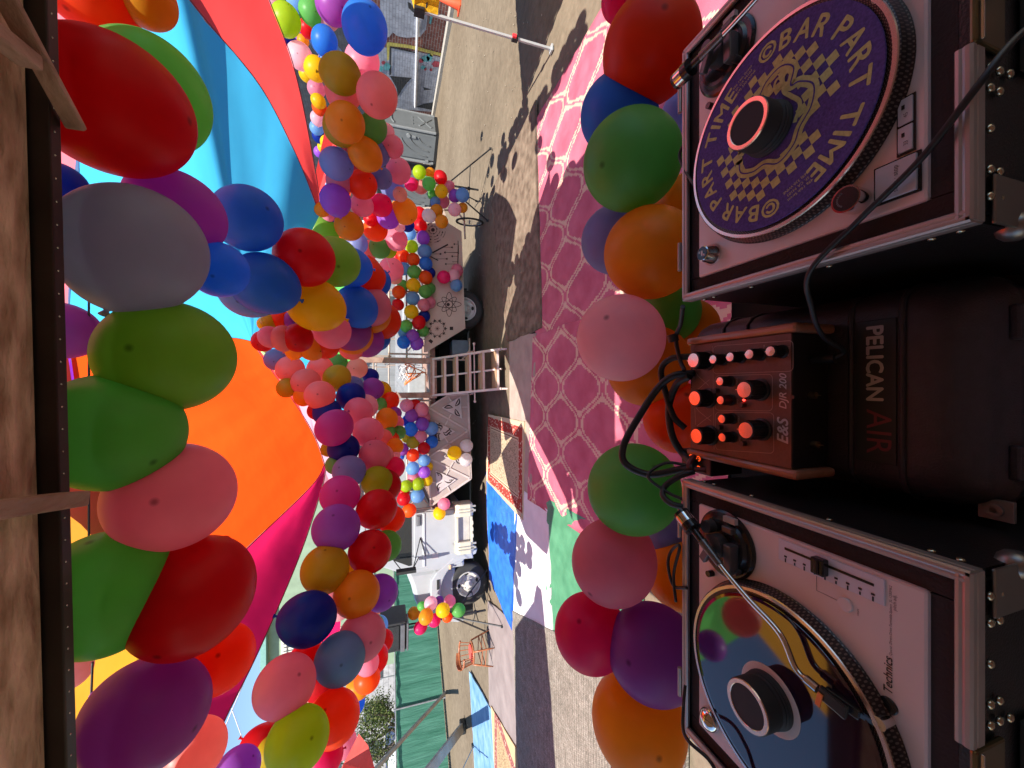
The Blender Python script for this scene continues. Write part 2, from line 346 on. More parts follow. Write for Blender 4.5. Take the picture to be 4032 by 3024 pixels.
sheet('woven_rug', [(-7.3, 6.95), (-4.5, 7.25), (-2.6, 2.6), (-6.4, 2.6)], woven_mat(), 'large grey woven rug, sunlit, between the green tarp and the timber prop', 'rug', .030, .006, n=34)
mv = mat('mauve_tarp', (0.19, 0.15, 0.145), .8, scale=2, bump=.6, bscale=5, spec=.2, col2=(0.27, 0.22, 0.21))
sheet('mauve_tarp', [(-10.5, 9.0), (-5.4, 9.3), (-4.7, 7.2), (-9.5, 6.6)], mv, 'dull mauve tarp under the wooden chair', 'tarp', .004, .01)
sheet('blue_tarp', [(-11.2, 10.6), (-8.7, 11.5), (-7.6, 8.4), (-10.4, 8.0)], mat('faded_blue_tarp', (0.07, 0.19, 0.36), .55, scale=3, bump=.8, bscale=6, col2=(0.22, 0.36, 0.52)), 'faded blue tarp with a white sheen near the timber prop', 'tarp', .018, .014)
sheet('patterned_rug', [(-10.6, 8.1), (-7.7, 8.9), (-7.0, 7.0), (-9.8, 6.2)], persian_mat('faded_rug', 1.45, 1.1, (.40, .28, .16), (.26, .09, .08), (.16, .05, .05)), 'faded reddish rug with yellow edging beside the faded blue tarp', 'rug', .036, .006)

# ------------------------------------------------------------------ brick building with a mural (right)
WX = 14.7
def onwall(X, Y, off=0.0):
    d = ray(X, Y); t = (WX - off) / d.x; return Vector((WX - off, d.y * t, EYE + d.z * t))
def brick_mat(name, c1, c2, mortar, sc_=1.0):
    m = bpy.data.materials.new(name); m.use_nodes = True; nt = m.node_tree; b = nt.nodes['Principled BSDF']; L = nt.links; b.inputs['Roughness'].default_value = .85
    tc = nt.nodes.new('ShaderNodeTexCoord'); sx = nt.nodes.new('ShaderNodeSeparateXYZ'); cb = nt.nodes.new('ShaderNodeCombineXYZ'); L.new(tc.outputs['Object'], sx.inputs[0])
    L.new(sx.outputs[1], cb.inputs[0]); L.new(sx.outputs[2], cb.inputs[1])
    bk = nt.nodes.new('ShaderNodeTexBrick'); bk.inputs['Scale'].default_value = 1; bk.inputs['Brick Width'].default_value = .34; bk.inputs['Row Height'].default_value = .115; bk.inputs['Mortar Size'].default_value = .012
    bk.inputs['Color1'].default_value = (*c1, 1); bk.inputs['Color2'].default_value = (*c2, 1); bk.inputs['Mortar'].default_value = (*mortar, 1); L.new(cb.outputs[0], bk.inputs['Vector'])
    n = nt.nodes.new('ShaderNodeTexNoise'); n.inputs['Scale'].default_value = 3; n.inputs['Detail'].default_value = 8; L.new(tc.outputs['Object'], n.inputs['Vector'])
    mr = nt.nodes.new('ShaderNodeMapRange'); mr.inputs[1].default_value = .3; mr.inputs[2].default_value = .7; mr.inputs[3].default_value = .75; mr.inputs[4].default_value = 1.2; L.new(n.outputs[0], mr.inputs[0])
    v = nt.nodes.new('ShaderNodeVectorMath'); v.operation = 'SCALE'; L.new(bk.outputs[0], v.inputs[0]); L.new(mr.outputs[0], v.inputs['Scale']); L.new(v.outputs[0], b.inputs['Base Color'])
    bp = nt.nodes.new('ShaderNodeBump'); bp.inputs['Strength'].default_value = .7; bp.inputs['Distance'].default_value = .03; bp.invert = True; L.new(bk.outputs['Fac'], bp.inputs['Height']); L.new(bp.outputs[0], b.inputs['Normal']); return m
brick = brick_mat('red_brick', (.17, .055, .04), (.22, .075, .055), (.30, .24, .21))
pw = brick_mat('painted_white_brick', (.36, .37, .41), (.42, .43, .47), (.30, .30, .33)); pg = brick_mat('painted_grey_brick', (.26, .26, .29), (.30, .30, .33), (.22, .22, .25))
pk = brick_mat('painted_black_brick', (.02, .02, .022), (.03, .03, .03), (.05, .05, .05)); pd = brick_mat('painted_slate_brick', (.075, .075, .085), (.095, .095, .105), (.06, .06, .07))
py_ = brick_mat('painted_yellow_brick', (.50, .42, .08), (.58, .48, .12), (.4, .32, .08)); pt = brick_mat('painted_teal_brick', (.10, .36, .36), (.14, .42, .42), (.1, .28, .28)); pr_ = brick_mat('painted_red_brick', (.40, .05, .07), (.46, .07, .09), (.3, .05, .06))
bb = thing('brick_building', 'tall red brick building with white and grey painted mural letters', 'building', (WX, 20, 0))
wall = MB(); wall.box((WX + 4, 20, 5.5), (8, 34, 11)); wbuild(wall, 'wall', brick, bb)
# mural shapes, drawn on the wall itself (1400-1900 x 0-640 of the photograph)
def mural(pts, m, lay, name='mural_patch'):
    mb = MB(); off = .006 + .004 * (lay + 1); P = [onwall(1400 + x * .3858, y * .3858, off) for x, y in pts]
    mb.flat(P); wbuild(mb, name, m, bb)
def blob(cx, cy, rx, ry, n=18, w=.15): return [(cx + rx * math.cos(2 * math.pi * i / n) * (1 + w * math.sin(3 * i)), cy + ry * math.sin(2 * math.pi * i / n) * (1 + w * math.cos(2 * i))) for i in range(n)]
mural([(-900, -200), (120, -200), (120, 1700), (-900, 1700)], pd, -1)                      # slate upper part
mural([(250, -200), (650, -200), (700, 60), (735, 170), (720, 300), (660, 375), (520, 385), (430, 370), (380, 330), (340, 380), (250, 385)], pw, 0)
mural([(640, -100), (700, 40), (728, 170), (700, 290), (650, 350), (655, 270), (690, 180), (660, 60), (610, -60)], pg, 1)
mural([(690, -100), (780, 0), (800, 120), (770, 250), (752, 240), (762, 150), (735, 60), (670, -40)], pt, 1)
mural([(530, 20), (560, 30), (610, 110), (590, 130), (540, 80)], pk, 2)
mural([(200, 470), (640, 530), (885, 590), (870, 900), (825, 1145), (420, 1112), (200, 1000)], pw, 0)
mural([(640, 620), (720, 690), (700, 900), (690, 1060), (605, 1080), (620, 800)], pg, 1)
mural([(335, 430), (540, 458), (640, 480), (880, 545), (880, 575), (640, 515), (540, 492), (350, 470), (342, 610), (322, 620), (318, 440)], py_, 2)
mural([(350, 472), (640, 538), (640, 550), (362, 490), (362, 760), (345, 770)], pk, 3)
mural([(350, 775), (575, 795), (520, 850), (470, 920), (430, 990), (420, 900)], pk, 2)
mural([(615, 1090), (700, 1058), (825, 1042), (815, 1130)], pk, 3)
mural([(690, 890), (780, 915), (700, 920)], pk, 3); mural([(640, 640), (700, 660), (718, 700), (660, 690)], pg, 2)
for cx, cy, rx, ry, m in ((715, 600, 42, 32, pt), (755, 590, 30, 40, pt), (822, 655, 42, 32, pr_), (690, 690, 24, 20, pt), (712, 705, 14, 16, pr_), (770, 712, 14, 16, pr_), (285, 640, 20, 20, pr_), (320, 680, 34, 40, pt), (250, 700, 34, 30, pt), (670, 620, 24, 22, pr_), (775, 560, 18, 20, py_)): mural(blob(cx, cy, rx, ry), m, 4)
for a, b_ in (((-560, 620), (-300, 690)), ((-520, 700), (-300, 770)), ((-470, 600), (-520, 760))):
    mural([a, b_, (b_[0] - 3, b_[1] + 14), (a[0] - 3, a[1] + 14)], pw, 2)
cd = MB(); cd.cyl(onwall(1400 + 640 * .3858, -40, .07), onwall(1400 + 608 * .3858, 1095 * .3858, .07), .05, n=10); wbuild(cd, 'conduit_pipe', mat('conduit_white', (.75, .75, .78), .5), bb)
kb = MB(); kb.box((WX - .25, 18, .03), (.5, 24, .16)); wbuild(kb, 'plinth_kerb', mat('concrete_kerb', (.34, .31, .27), .9, bump=.4), bb)

# ------------------------------------------------------------------ portable toilets
pgm = mat('grey_plastic', (.13, .14, .145), .55, scale=3, var=.08); pgl = mat('grey_plastic_pale', (.21, .22, .225), .5); dk = mat('black_rubber', (.015, .015, .016), .6)
def potty(loc, rz, label, full=True):
    t = thing('portable_toilet', label, 'portable toilet', loc, rz, 'portable toilets by the wall'); s_, h = 1.5, 2.9
    b = MB(); b.box((s_ / 2, s_ / 2, h / 2 + .12), (s_ - .06, s_ - .06, h - .2)); b.build('body', pgm, t, .02)
    b = MB(); b.box((s_ / 2, s_ / 2, .09), (s_ + .04, s_ + .04, .16)); b.build('base', dk, t, .02)
    b = MB(); b.slathe([(.0, .0), (1.06, 0), (1.02, .12), (.8, .24), (.3, .3), (0, .3)], (s_ / 2, s_ / 2, h), n=24); b.build('roof', pgl, t)
    f = MB()
    for x in (.0, s_):
        for y in (0, s_): f.box((x, y, h / 2 + .1), (.10, .10, h - .1))
    f.build('corner_post', pgl, t, .02)
    # side panel (x axis): X moulding, vents
    p = MB(); p.box((s_ / 2, -.0, h / 2), (s_ - .24, .05, h - .35)); 
    for a, c in (((.35, .35), (1.15, .95)), ((1.15, .35), (.35, .95))): p.bar((a[0], -.035, a[1]), (c[0], -.035, c[1]), .035, .11)
    for k in range(3): p.box((.45 + k * .28, -.03, 1.25), (.14, .03, .06))
    p.tube(spline([(.2, -.03, 2.1), (.5, -.03, 2.22), (1.0, -.03, 2.22), (1.35, -.03, 2.05)], 6), .04, 6); p.build('side_panel', pgm, t, .008)
    # door (y axis)
    d = MB(); d.box((-.0, s_ / 2, h / 2), (.06, s_ - .3, h - .3))
    for r0 in (.5, .8, 1.1): d.tube([(-.035, .2 + r0 * math.cos(u) * .9, .3 + r0 * math.sin(u) * 1.4) for u in [i * math.pi / 24 for i in range(1, 11)]], .03, 6)
    dd = d.build('door', pgm, t, .008)
    k = MB(); k.cyl((-.03, .3, 1.45), (-.10, .3, 1.45), .09, n=18); k.box((-.05, .33, 1.2), (.08, .1, .18)); k.build('lock', pgl, dd)
    k = MB()
    for z in (.5, 2.2): k.box((-.04, s_ - .1, z), (.06, .1, .16))
    k.build('hinge', pgl, dd); return t
potty((12.15, 18.9, -.03), R(30), 'grey portable toilet with an X moulded on its side, nearest the mural')
potty((10.75, 20.9, -.03), R(30), 'grey portable toilet half hidden behind another and balloons')

# ------------------------------------------------------------------ cone and pop-up tent at right
t = thing('traffic_cone', 'orange traffic cone standing alone by the brick wall', 'cone', (13.2, 13.3, 0)); cm = mat('cone_orange', (.80, .09, .03), .55)
c = MB(); c.slathe([(.17, .04), (.045, .78), (.03, .8), (0, .8)], n=20); c.build('cone_body', cm, t); c = MB(); c.box((0, 0, .01), (.46, .46, .06)); c.build('base', cm, t, .01)
t = thing('popup_tent', 'pop-up tent leg of white aluminium with red clip and yellow cover at its top', 'tent', (5.12, 5.41, 0)); al = mat('white_aluminium', (.42, .42, .42), .4, metal=.3, var=.05)
p = MB(); p.box((0, 0, 1.0), (.036, .036, 2.0)); p.build('leg', al, t, .004); p = MB(); p.box((0, 0, .60), (.07, .07, .09)); p.build('clip', dk, t, .004); p = MB(); p.box((-.01, -.05, .62), (.045, .035, .06)); p.build('button', mat('red_plastic', (.65, .03, .04), .4), t, .004)
p = MB(); p.box((0, 0, .012), (.10, .10, .03)); p.build('foot', al, t, .004); p = MB(); p.box((0, 0, 1.98), (.11, .11, .14)); p.bar((0, 0, 1.9), (.9, .2, 1.75), .02); p.bar((0, 0, 1.9), (.4, -.9, 1.75), .02); p.build('corner_bracket', dk, t, .004)
yc = fabric('yellow_tent_cloth', (.72, .42, .02), .35, wrinkle=.5, scale=4)
p = MB()
A_ = Vector((0, 0, 2.05)); B_ = Vector((2.9, .55, 2.05)); D_ = Vector((.55, -2.9, 2.05)); C_ = B_ + D_; Q = (B_ + D_) / 2 + Vector((0, 0, .8))
for a, c in ((A_, B_), (B_, C_), (C_, D_), (D_, A_)): p.add([a, c, Q], [(0, 1, 2)])
n = 30
for a, c in ((A_, B_), (D_, A_)):
    for i in range(n):
        u0, u1 = i / n, (i + 1) / n; q = lambda u: a.lerp(c, u) + Vector((math.sin(u * 60) * .025, math.cos(u * 60) * .025, 0))
        p.add([q(u0), q(u1), q(u1) - Vector((0, 0, .32)), q(u0) - Vector((0, 0, .32))], [(0, 1, 2, 3)], True)
p.build('roof_cover', yc, t)

# ------------------------------------------------------------------ fence with green mesh (left)
FA, FB = Vector((-4.0, 27.5, 0)), Vector((-19.5, 10.5, 0)); fd = (FB - FA).normalized(); fl = (FB - FA).length; fn = Vector((fd.y, -fd.x, 0))
t = thing('mesh_fence', 'chain fence covered with rippled green privacy mesh', 'fence', FA)
gm = mat('green_mesh', (.04, .15, .10), .8, scale=1.2, bump=1.0, bscale=3, spec=.2, stretch=(6, 6, .6), col2=(.085, .235, .17))
p = MB(); n = 260
for i in range(n + 1):
    u = i / n; q = FA + fd * (fl * u)
    for j in range(7):
        z = .08 + 1.95 * j / 6; wv = .03 * noise.noise((u * 60, j * .25, 0)) + .015 * noise.noise((u * 200, j * .4, 3)); p.v.append(tuple(q + fn * wv + Vector((0, 0, z))))
for i in range(n):
    for j in range(6): p.face((i * 7 + j, (i + 1) * 7 + j, (i + 1) * 7 + j + 1, i * 7 + j + 1), True)
wbuild(p, 'mesh_cover', gm, t); fm = mat('galvanised_steel', (.30, .31, .32), .5, metal=.6)
for i in range(0, 9):
    q = FA + fd * (fl * i / 8) - fn * .06; p = MB(); p.cyl(q + Vector((0, 0, -.05)), q + Vector((0, 0, 2.12)), .035, n=10); wbuild(p, 'post', fm, t)
p = MB(); p.cyl(FA - fn * .06 + Vector((0, 0, 2.06)), FB - fn * .06 + Vector((0, 0, 2.06)), .025, n=8); wbuild(p, 'top_rail', fm, t)
p = MB()
for i in range(400):
    u = random.random(); q = FA + fd * (fl * u) + fn * random.uniform(.02, .3); h = random.uniform(.05, .22); a = random.uniform(0, 6.28)
    d1 = Vector((math.cos(a), math.sin(a), 0)) * .012; lean = Vector((random.uniform(-.06, .06), random.uniform(-.06, .06), h)); p.add([q - d1, q + d1, q + lean], [(0, 1, 2)])
tag(p.build('dry_grass', mat('dry_grass', (.26, .22, .10), .9)), 'dry weeds along the foot of the green fence', kind='stuff')

# ------------------------------------------------------------------ beyond the fence
t = thing('green_building', 'pale green building with barred windows beyond the fence', 'building', (-16, 27, 0)); gw = mat('pale_green_stucco', (.22, .29, .20), .9, scale=2, bump=.2)
bx0, bx1, by = -18.4, -5.0, 26.5
p = MB(); p.box(((bx0 + bx1) / 2, by + 4, 4.6), (bx1 - bx0, 8, 9.2)); wbuild(p, 'wall', gw, t)
p = MB(); p.box(((bx0 + bx1) / 2, by + 3.9, 9.35), (bx1 - bx0 + .8, 8.6, .3)); wbuild(p, 'eave', mat('teal_trim', (.16, .32, .28), .7), t)
wp = mat('window_blind', (.62, .58, .50), .5, scale=4); wb = mat('window_bar', (.10, .10, .10), .6)
for (x, z, ww, hh) in ((-16.6, 4.3, 2.2, 1.9), (-13.0, 4.3, 2.2, 1.9), (-16.6, 7.6, 2.0, 1.5)):
    p = MB(); p.box((x, by - .03, z), (ww + .3, .10, hh + .3)); f = wbuild(p, 'window', mat('cream_trim', (.5, .5, .42), .7), t)
    p = MB(); p.box((x, by - .10, z), (ww, .04, hh)); q = wbuild(p, 'pane', wp, t); q.parent = f; q.location = (0, 0, 0)
    p = MB()
    for k in range(9): p.box((x - ww / 2 + ww * (k + .5) / 9, by - .16, z), (.035, .03, hh))
    for k in range(4): p.box((x, by - .15, z - hh / 2 + hh * (k + .5) / 4), (ww, .02, .035))
    q = wbuild(p, 'bar_grid', wb, t); q.parent = f
t = thing('block_building', 'long pale concrete block building far behind the tree', 'building', (-30, 40, 0))
p = MB(); p.box((-34, 40, 3.4), (26, 6, 6.8)); 
bm_ = brick_mat('pale_block', (.30, .30, .31), (.34, .33, .34), (.22, .21, .22)); nt = bm_.node_tree
for nd in nt.nodes:
    if nd.type == 'TEX_BRICK': nd.inputs['Brick Width'].default_value = .9; nd.inputs['Row Height'].default_value = .45
    if nd.type == 'COMBXYZ': L = nt.links; sx_ = [q for q in nt.nodes if q.type == 'SEPXYZ'][0]; L.new(sx_.outputs[0], nd.inputs[0])
wbuild(p, 'wall', bm_, t); p = MB(); p.box((-34, 39.9, 6.9), (26.4, 6.6, .25)); wbuild(p, 'parapet', mat('grey_parapet', (.32, .31, .31), .8), t)
for k in range(6): p = MB(); p.box((-44 + k * 3.6, 36.96, 3.6), (1.7, .1, 1.5)); wbuild(p, 'window', mat('dark_glass', (.04, .05, .06), .15), t)
def car(loc, rz, col, label):
    t = thing('parked_car', label, 'car', loc, rz, 'cars parked beyond the fence'); cm_ = mat('paint_' + col[0], col[1], .3, coat=.5, var=.02)
    prof = [(-2.1, .35), (-2.15, .8), (-1.9, 1.0), (-1.3, 1.05), (-.7, 1.55), (.7, 1.6), (1.5, 1.1), (2.1, 1.0), (2.15, .4)]
    p = MB(); p.prism([(x, -.85, z) for x, z in prof], (0, 1.7, 0)); p.build('body', cm_, t, .06)
    p = MB()
    for y in (-.865, .865): p.flat([(-1.15, y, 1.08), (-.65, y, 1.47), (.6, y, 1.5), (1.2, y, 1.12)])
    p.build('window', mat('car_glass', (.02, .025, .03), .08), t)
    for x in (-1.35, 1.35):
        for y in (-.8, .8): p = MB(); p.cyl((x, y - .1, .33), (x, y + .1, .33), .33, n=20); p.build('wheel', dk, t)
car((-21.5, 22.0, .75), R(8), ('white', (.75, .75, .76)), 'white car parked beyond the fence near the tree trunk')
car((-25.0, 27.5, .9), R(5), ('navy', (.04, .05, .09)), 'dark car parked beyond the fence behind the tree')
t = thing('road_sign', 'small red octagonal road sign among the tree branches', 'sign', (-16.3, 22.5, 0))
p = MB(); p.cyl((0, 0, 0), (0, 0, 3.6), .03, n=8); p.build('post', fm, t); p = MB(); p.lathe([(0, -.01), (.4, -.01), (.4, .01), (0, .01)], (0, -.04, 3.3), (0, 1, 0), 8); p.box((0, -.058, 3.3), (.55, .006, .10)); p.build('sign_plate', mat('sign_red', (.45, .07, .06), .5), t)
t = thing('metal_shed', 'long low shed of pale ribbed metal behind the truck', 'shed', (0, 15.5, 0)); sm_ = mat('ribbed_metal', (.27, .275, .28), .5, metal=.2, scale=2, var=.15)
p = MB(); p.box((.5, 16.5, 1.7), (11, 2, 3.4))
for k in range(55): p.box((-4.9 + k * .2, 15.48, 1.7), (.07, .05, 3.3))
wbuild(p, 'wall', sm_, t); p = MB(); p.prism([(-5.3, 15.2, 3.4), (-5.3, 17.8, 3.4), (-5.3, 17.8, 3.95)], (11.6, 0, 0)); wbuild(p, 'roof', mat('shed_roof', (.16, .15, .15), .6), t)
for x in (-2.2, 2.6): p = MB(); p.box((x, 15.44, 1.9), (1.5, .08, 1.1)); wbuild(p, 'window', mat('dark_glass', (.04, .05, .06), .15), t)
# tree
t = thing('tree', 'thin leaning tree with sparse olive leaves beyond the green fence', 'tree', (-19.2, 21.0, 0)); bark = mat('bark', (.11, .085, .065), .95, bump=.8, bscale=20)
tr = MB(); tips = []
def branch(p, d, L, r, lev):
    pts = [p]; q = p.copy(); dd = d.copy()
    for k in range(5):
        dd = (dd + Vector((random.uniform(-.22, .22), random.uniform(-.22, .22), random.uniform(-.05, .15)))).normalized(); q = q + dd * (L / 5); pts.append(q.copy())
    tr.tube(pts, [r * (1 - .55 * i / 5) for i in range(6)], 7)
    if lev == 0: tips.extend(pts[1:]); return
    if lev < 3: tips.extend(pts[3:])
    for k in range(4 if lev > 1 else 3):
        a = random.uniform(0, 6.28); nd = (dd + Vector((math.cos(a), math.sin(a), random.uniform(-.1, .5))) * .9).normalized(); branch(pts[random.randint(2, 5)], nd, L * .66, r * .5, lev - 1)
branch(Vector((0, 0, 0)), Vector((.12, 0, 1)), 2.4, .17, 3)
tr.build('trunk', bark, t); lf = MB()
for p in tips:
    for k in range(13):
        c = p + Vector([random.gauss(0, .28) for _ in range(3)]); a = Vector([random.uniform(-1, 1) for _ in range(3)]).normalized() * random.uniform(.05, .09); b_ = a.orthogonal().normalized() * .03
        lf.m = random.randint(0, 2); lf.add([c - a, c + b_, c + a, c - b_], [(0, 1, 2, 3)])
lf.build('crown', [fabric('leaf_olive', (.075, .11, .03), .3, wrinkle=0), fabric('leaf_dark', (.04, .065, .02), .3, wrinkle=0), fabric('leaf_pale', (.15, .17, .06), .3, wrinkle=0)], t)
# props and rods at far left
wd = mat('grey_timber', (.30, .275, .25), .85, scale=4, bump=.5, bscale=30, stretch=(1, 1, .15), col2=(.42, .39, .36))
def prop(name, a, b_, w_, h_, label, cat, m=wd, foot=False):
    t = thing(name, label, cat, (a[0], a[1], 0)); p = MB(); p.bar(a, b_, w_, h_); wbuild(p, 'beam', m, t, .006); return t
prop('timber_prop', (-13.25, 16.6, 0), (-11.2, 11.6, 3.0), .10, .10, 'long thin grey timber leaning from the fence foot', 'timber')
t = prop('timber_prop', (-11.0, 12.2, .12), (-8.2, 7.6, 2.3), .24, .09, 'broad grey plank leaning over the faded blue tarp', 'timber'); p = MB(); p.box((-11.05, 12.3, .08), (.34, .26, .18)); wbuild(p, 'foot_block', dk, t, .03)
t = thing('clamp_rod', 'thin grey rod with two dark clamps leaning beside the broad plank', 'rod', (-10.4, 10.9, 0)); p = MB(); p.cyl((-10.4, 10.9, 0), (-9.3, 8.3, 1.35), .012, n=8); wbuild(p, 'rod', fm, t)
for q in ((-10.38, 10.85, .05), (-9.9, 9.7, .62)): p = MB(); p.box(q, (.09, .09, .08)); wbuild(p, 'clamp', dk, t, .01)
# ------------------------------------------------------------------ art truck
TO = Vector((0, 9.5, 0)); TR = R(4); TMi = (Matrix.Translation(TO) @ Matrix.Rotation(TR, 4, 'Z')).inverted()
def ontruck(X, Y, off=0.0):
    o_ = TMi @ Vector((0, 0, EYE)); d = TMi.to_3x3() @ ray(X, Y); t = (off - o_.y) / d.y; return o_ + d * t
truck = thing('art_truck', 'white flatbed truck with cut-out side panels, pipe railings and balloon garlands', 'truck', TO, TR)
wpnt = mat('truck_white', (.33, .34, .355), .35, scale=3, var=.06, coat=.3); cream = mat('truck_cream', (.50, .45, .33), .45, var=.05); pipe = mat('beige_pipe', (.36, .28, .23), .5, scale=5, var=.2)
rust = mat('rusty_post', (.24, .13, .10), .8, scale=9, bump=.4, col2=(.36, .24, .19)); under = mat('chassis_black', (.012, .012, .012), .8)
# chassis and deck
p = MB(); p.box((.1, 1.25, 1.33), (7.4, 2.3, .12)); p.build('deck', rust, truck)
p = MB()
for y in (.8, 1.8): p.box((-.8, y, .95), (9.2, .12, .24))
for x in (-2.5, -.5, 1.2, 2.9): p.box((x, 1.25, 1.1), (.12, 2.2, .2))
p.box((-.1, 1.4, .75), (1.2, .7, .5)); p.box((.2, .5, .95), (1.0, .5, .5)); p.box((3.3, 1.3, .8), (.4, 1.4, .5)); p.box((-.6, 2.2, .5), (7.5, .06, .95)); p.build('chassis', under, truck)
p = MB(); p.box((.95, .42, .62), (.38, .5, .42)); p.build('tool_box', mat('blue_grey_box', (.10, .14, .18), .6), truck, .02)
# panels
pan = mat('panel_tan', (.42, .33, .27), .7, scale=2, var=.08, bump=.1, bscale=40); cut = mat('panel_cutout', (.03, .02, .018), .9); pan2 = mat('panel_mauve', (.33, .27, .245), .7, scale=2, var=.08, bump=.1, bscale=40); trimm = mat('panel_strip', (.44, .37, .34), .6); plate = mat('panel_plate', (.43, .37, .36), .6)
def cr(x, y, k, X0, Y0): return X0 + x * k, Y0 + y * k
# right panel, crops 1400,980 (.2532) and 1400,620 (.229)
A1 = lambda x, y, off=0: ontruck(*cr(x, y, .2532, 1400, 980), off); A2 = lambda x, y, off=0: ontruck(*cr(x, y, .229, 1400, 620), off)
outer = [A1(1705, 1240), A1(1095, 1610), A1(1060, 1610), A1(1140, 100), A2(1135, 860), A2(1500, 860), A2(1600, 1140), A2(1820, 1275)]
mb = MB(); mb.m = 0; mb.prism([Vector((q.x, -.02, q.z)) for q in outer], (0, .03, 0)); mb.m = 1
F_ = -.024
def poly1(pts, A=A1): mb.flat([A(x, y, F_) for x, y in pts])
def line1(pts, wd_, A=A1):
    for (x0, y0), (x1, y1) in zip(pts[:-1], pts[1:]):
        L = math.hypot(x1 - x0, y1 - y0) or 1; nx, ny = -(y1 - y0) / L * wd_ / 2, (x1 - x0) / L * wd_ / 2
        poly1([(x0 + nx, y0 + ny), (x1 + nx, y1 + ny), (x1 - nx, y1 - ny), (x0 - nx, y0 - ny)], A)
def ell(cx, cy, rx, ry, rot=0, n=40, a0=0, a1=2 * math.pi): return [(cx + rx * math.cos(a0 + (a1 - a0) * i / n) * math.cos(rot) - ry * math.sin(a0 + (a1 - a0) * i / n) * math.sin(rot), cy + rx * math.cos(a0 + (a1 - a0) * i / n) * math.sin(rot) + ry * math.sin(a0 + (a1 - a0) * i / n) * math.cos(rot)) for i in range(n + 1)]
for k, rot in enumerate((0, math.pi / 4, math.pi / 2, 3 * math.pi / 4)): line1(ell(1455, 862, 188 if k != 1 and k != 3 else 150, 52, rot), 9)
poly1(ell(1440, 865, 26, 26)[:-1])
for i in range(10):
    a = i * math.pi / 5; cx, cy = 1270 + 128 * math.cos(a), 1240 + 128 * math.sin(a)
    s_ = [(cx + (34 if j % 2 == 0 else 12) * math.cos(a + j * math.pi / 4), cy + (34 if j % 2 == 0 else 12) * math.sin(a + j * math.pi / 4)) for j in range(8)]; poly1(s_)
    b0, b1 = a + .1, a + math.pi / 5 - .1; line1([(1270 + 118 * math.cos(b0), 1240 + 118 * math.sin(b0)), (1270 + 98 * math.cos((b0 + b1) / 2), 1240 + 98 * math.sin((b0 + b1) / 2)), (1270 + 118 * math.cos(b1), 1240 + 118 * math.sin(b1))], 8)
for i in range(8): line1([(1270, 1240), (1270 + 40 * math.cos(i * math.pi / 4), 1240 + 40 * math.sin(i * math.pi / 4))], 5)
poly1(ell(1270, 1240, 12, 12, n=10)[:-1])
poly1([(1465, 1210), (1518, 1210), (1518, 1262), (1465, 1262)]); poly1([(1130, 1432), (1165, 1402), (1208, 1435), (1180, 1475)])
def star(cx, cy, r, A): poly1([(cx + (r if i % 2 == 0 else r * .42) * math.cos(i * math.pi / 5), cy + (r if i % 2 == 0 else r * .42) * math.sin(i * math.pi / 5)) for i in range(10)], A)
for sx_, sy_, ex in ((1390, 55, 1600), (1505, 115, 1600), (1420, 155, 1240), (1405, 235, 1600), (1322, 78, 1195)): star(sx_, sy_, 24, A1); line1([(sx_, sy_), (ex, sy_)], 6)
star(1515, 200, 12, A1); line1([(1515, 200), (1600, 200)], 5); line1([(1597, -60), (1590, 245)], 14); line1([(1165, 118), (1285, 180)], 16); line1([(1195, 60), (1320, 0)], 12)
line1([(1320, 1640), (1590, 1495)], 26, A2); star(1660, 1545, 24, A2); line1([(1660, 1545), (1510, 1545)], 6, A2); star(1700, 1490, 24, A2); line1([(1700, 1490), (1760, 1490)], 6, A2); star(1540, 1632, 22, A2); line1([(1540, 1632), (1760, 1640)], 6, A2); line1([(1762, 1430), (1770, 1659)], 12, A2)
C0 = (1330, 1245)
for r_ in (68, 122, 170, 215):
    for sgn in range(8 if r_ > 70 else 4): nn = 8 if r_ > 70 else 4; line1(ell(C0[0], C0[1], r_, r_, n=8, a0=2 * math.pi * sgn / nn + .12, a1=2 * math.pi * (sgn + 1) / nn - .12), 8, A2)
    for k in range(4): a = k * 1.57 + r_ * .02; poly1(ell(C0[0] + r_ * math.cos(a), C0[1] + r_ * math.sin(a), 13, 13, n=10)[:-1], A2)
poly1(ell(C0[0], C0[1], 32, 32, n=20)[:-1], A2)
mb.build('side_panel', [pan, cut], truck)['label'] = 'tan side panel cut with atom, stars, rings and a star wheel'
# left panel, crop 1450,1540 (.3014)
B1 = lambda x, y, off=0: ontruck(*cr(x, y, .3014, 1450, 1540), off)
mb = MB(); mb.m = 0
mb.prism([Vector((q.x, -.02, q.z)) for q in [B1(1300, 40), B1(1030, 62), B1(785, 210), B1(800, 1500), B1(1335, 1140)]], (0, .03, 0))
def strip(pts, m=1, w_=.04, th=.02, close=False):
    mb.m = m
    for a, c in zip(pts[:-1], pts[1:]):
        q0, q1 = B1(*a), B1(*c); mb.bar((q0.x, -.021 - th / 2, q0.z), (q1.x, -.021 - th / 2, q1.z), th, w_) if False else mb.prism(barpoly(q0, q1, w_), (0, -th, 0))
def barpoly(q0, q1, w_):
    d = Vector((q1.x - q0.x, 0, q1.z - q0.z)).normalized(); n_ = Vector((-d.z, 0, d.x)) * w_ / 2; y = -.021
    a, c = Vector((q0.x, y, q0.z)), Vector((q1.x, y, q1.z)); return [a + n_, c + n_, c - n_, a - n_]
strip([(1300, 40), (1030, 62), (785, 215), (1305, 515), (820, 840)]); strip([(820, 890), (1330, 1140), (1305, 515)]); strip([(1300, 40), (1335, 1140), (820, 1490)], w_=.05); strip([(800, 840), (810, 1500)])
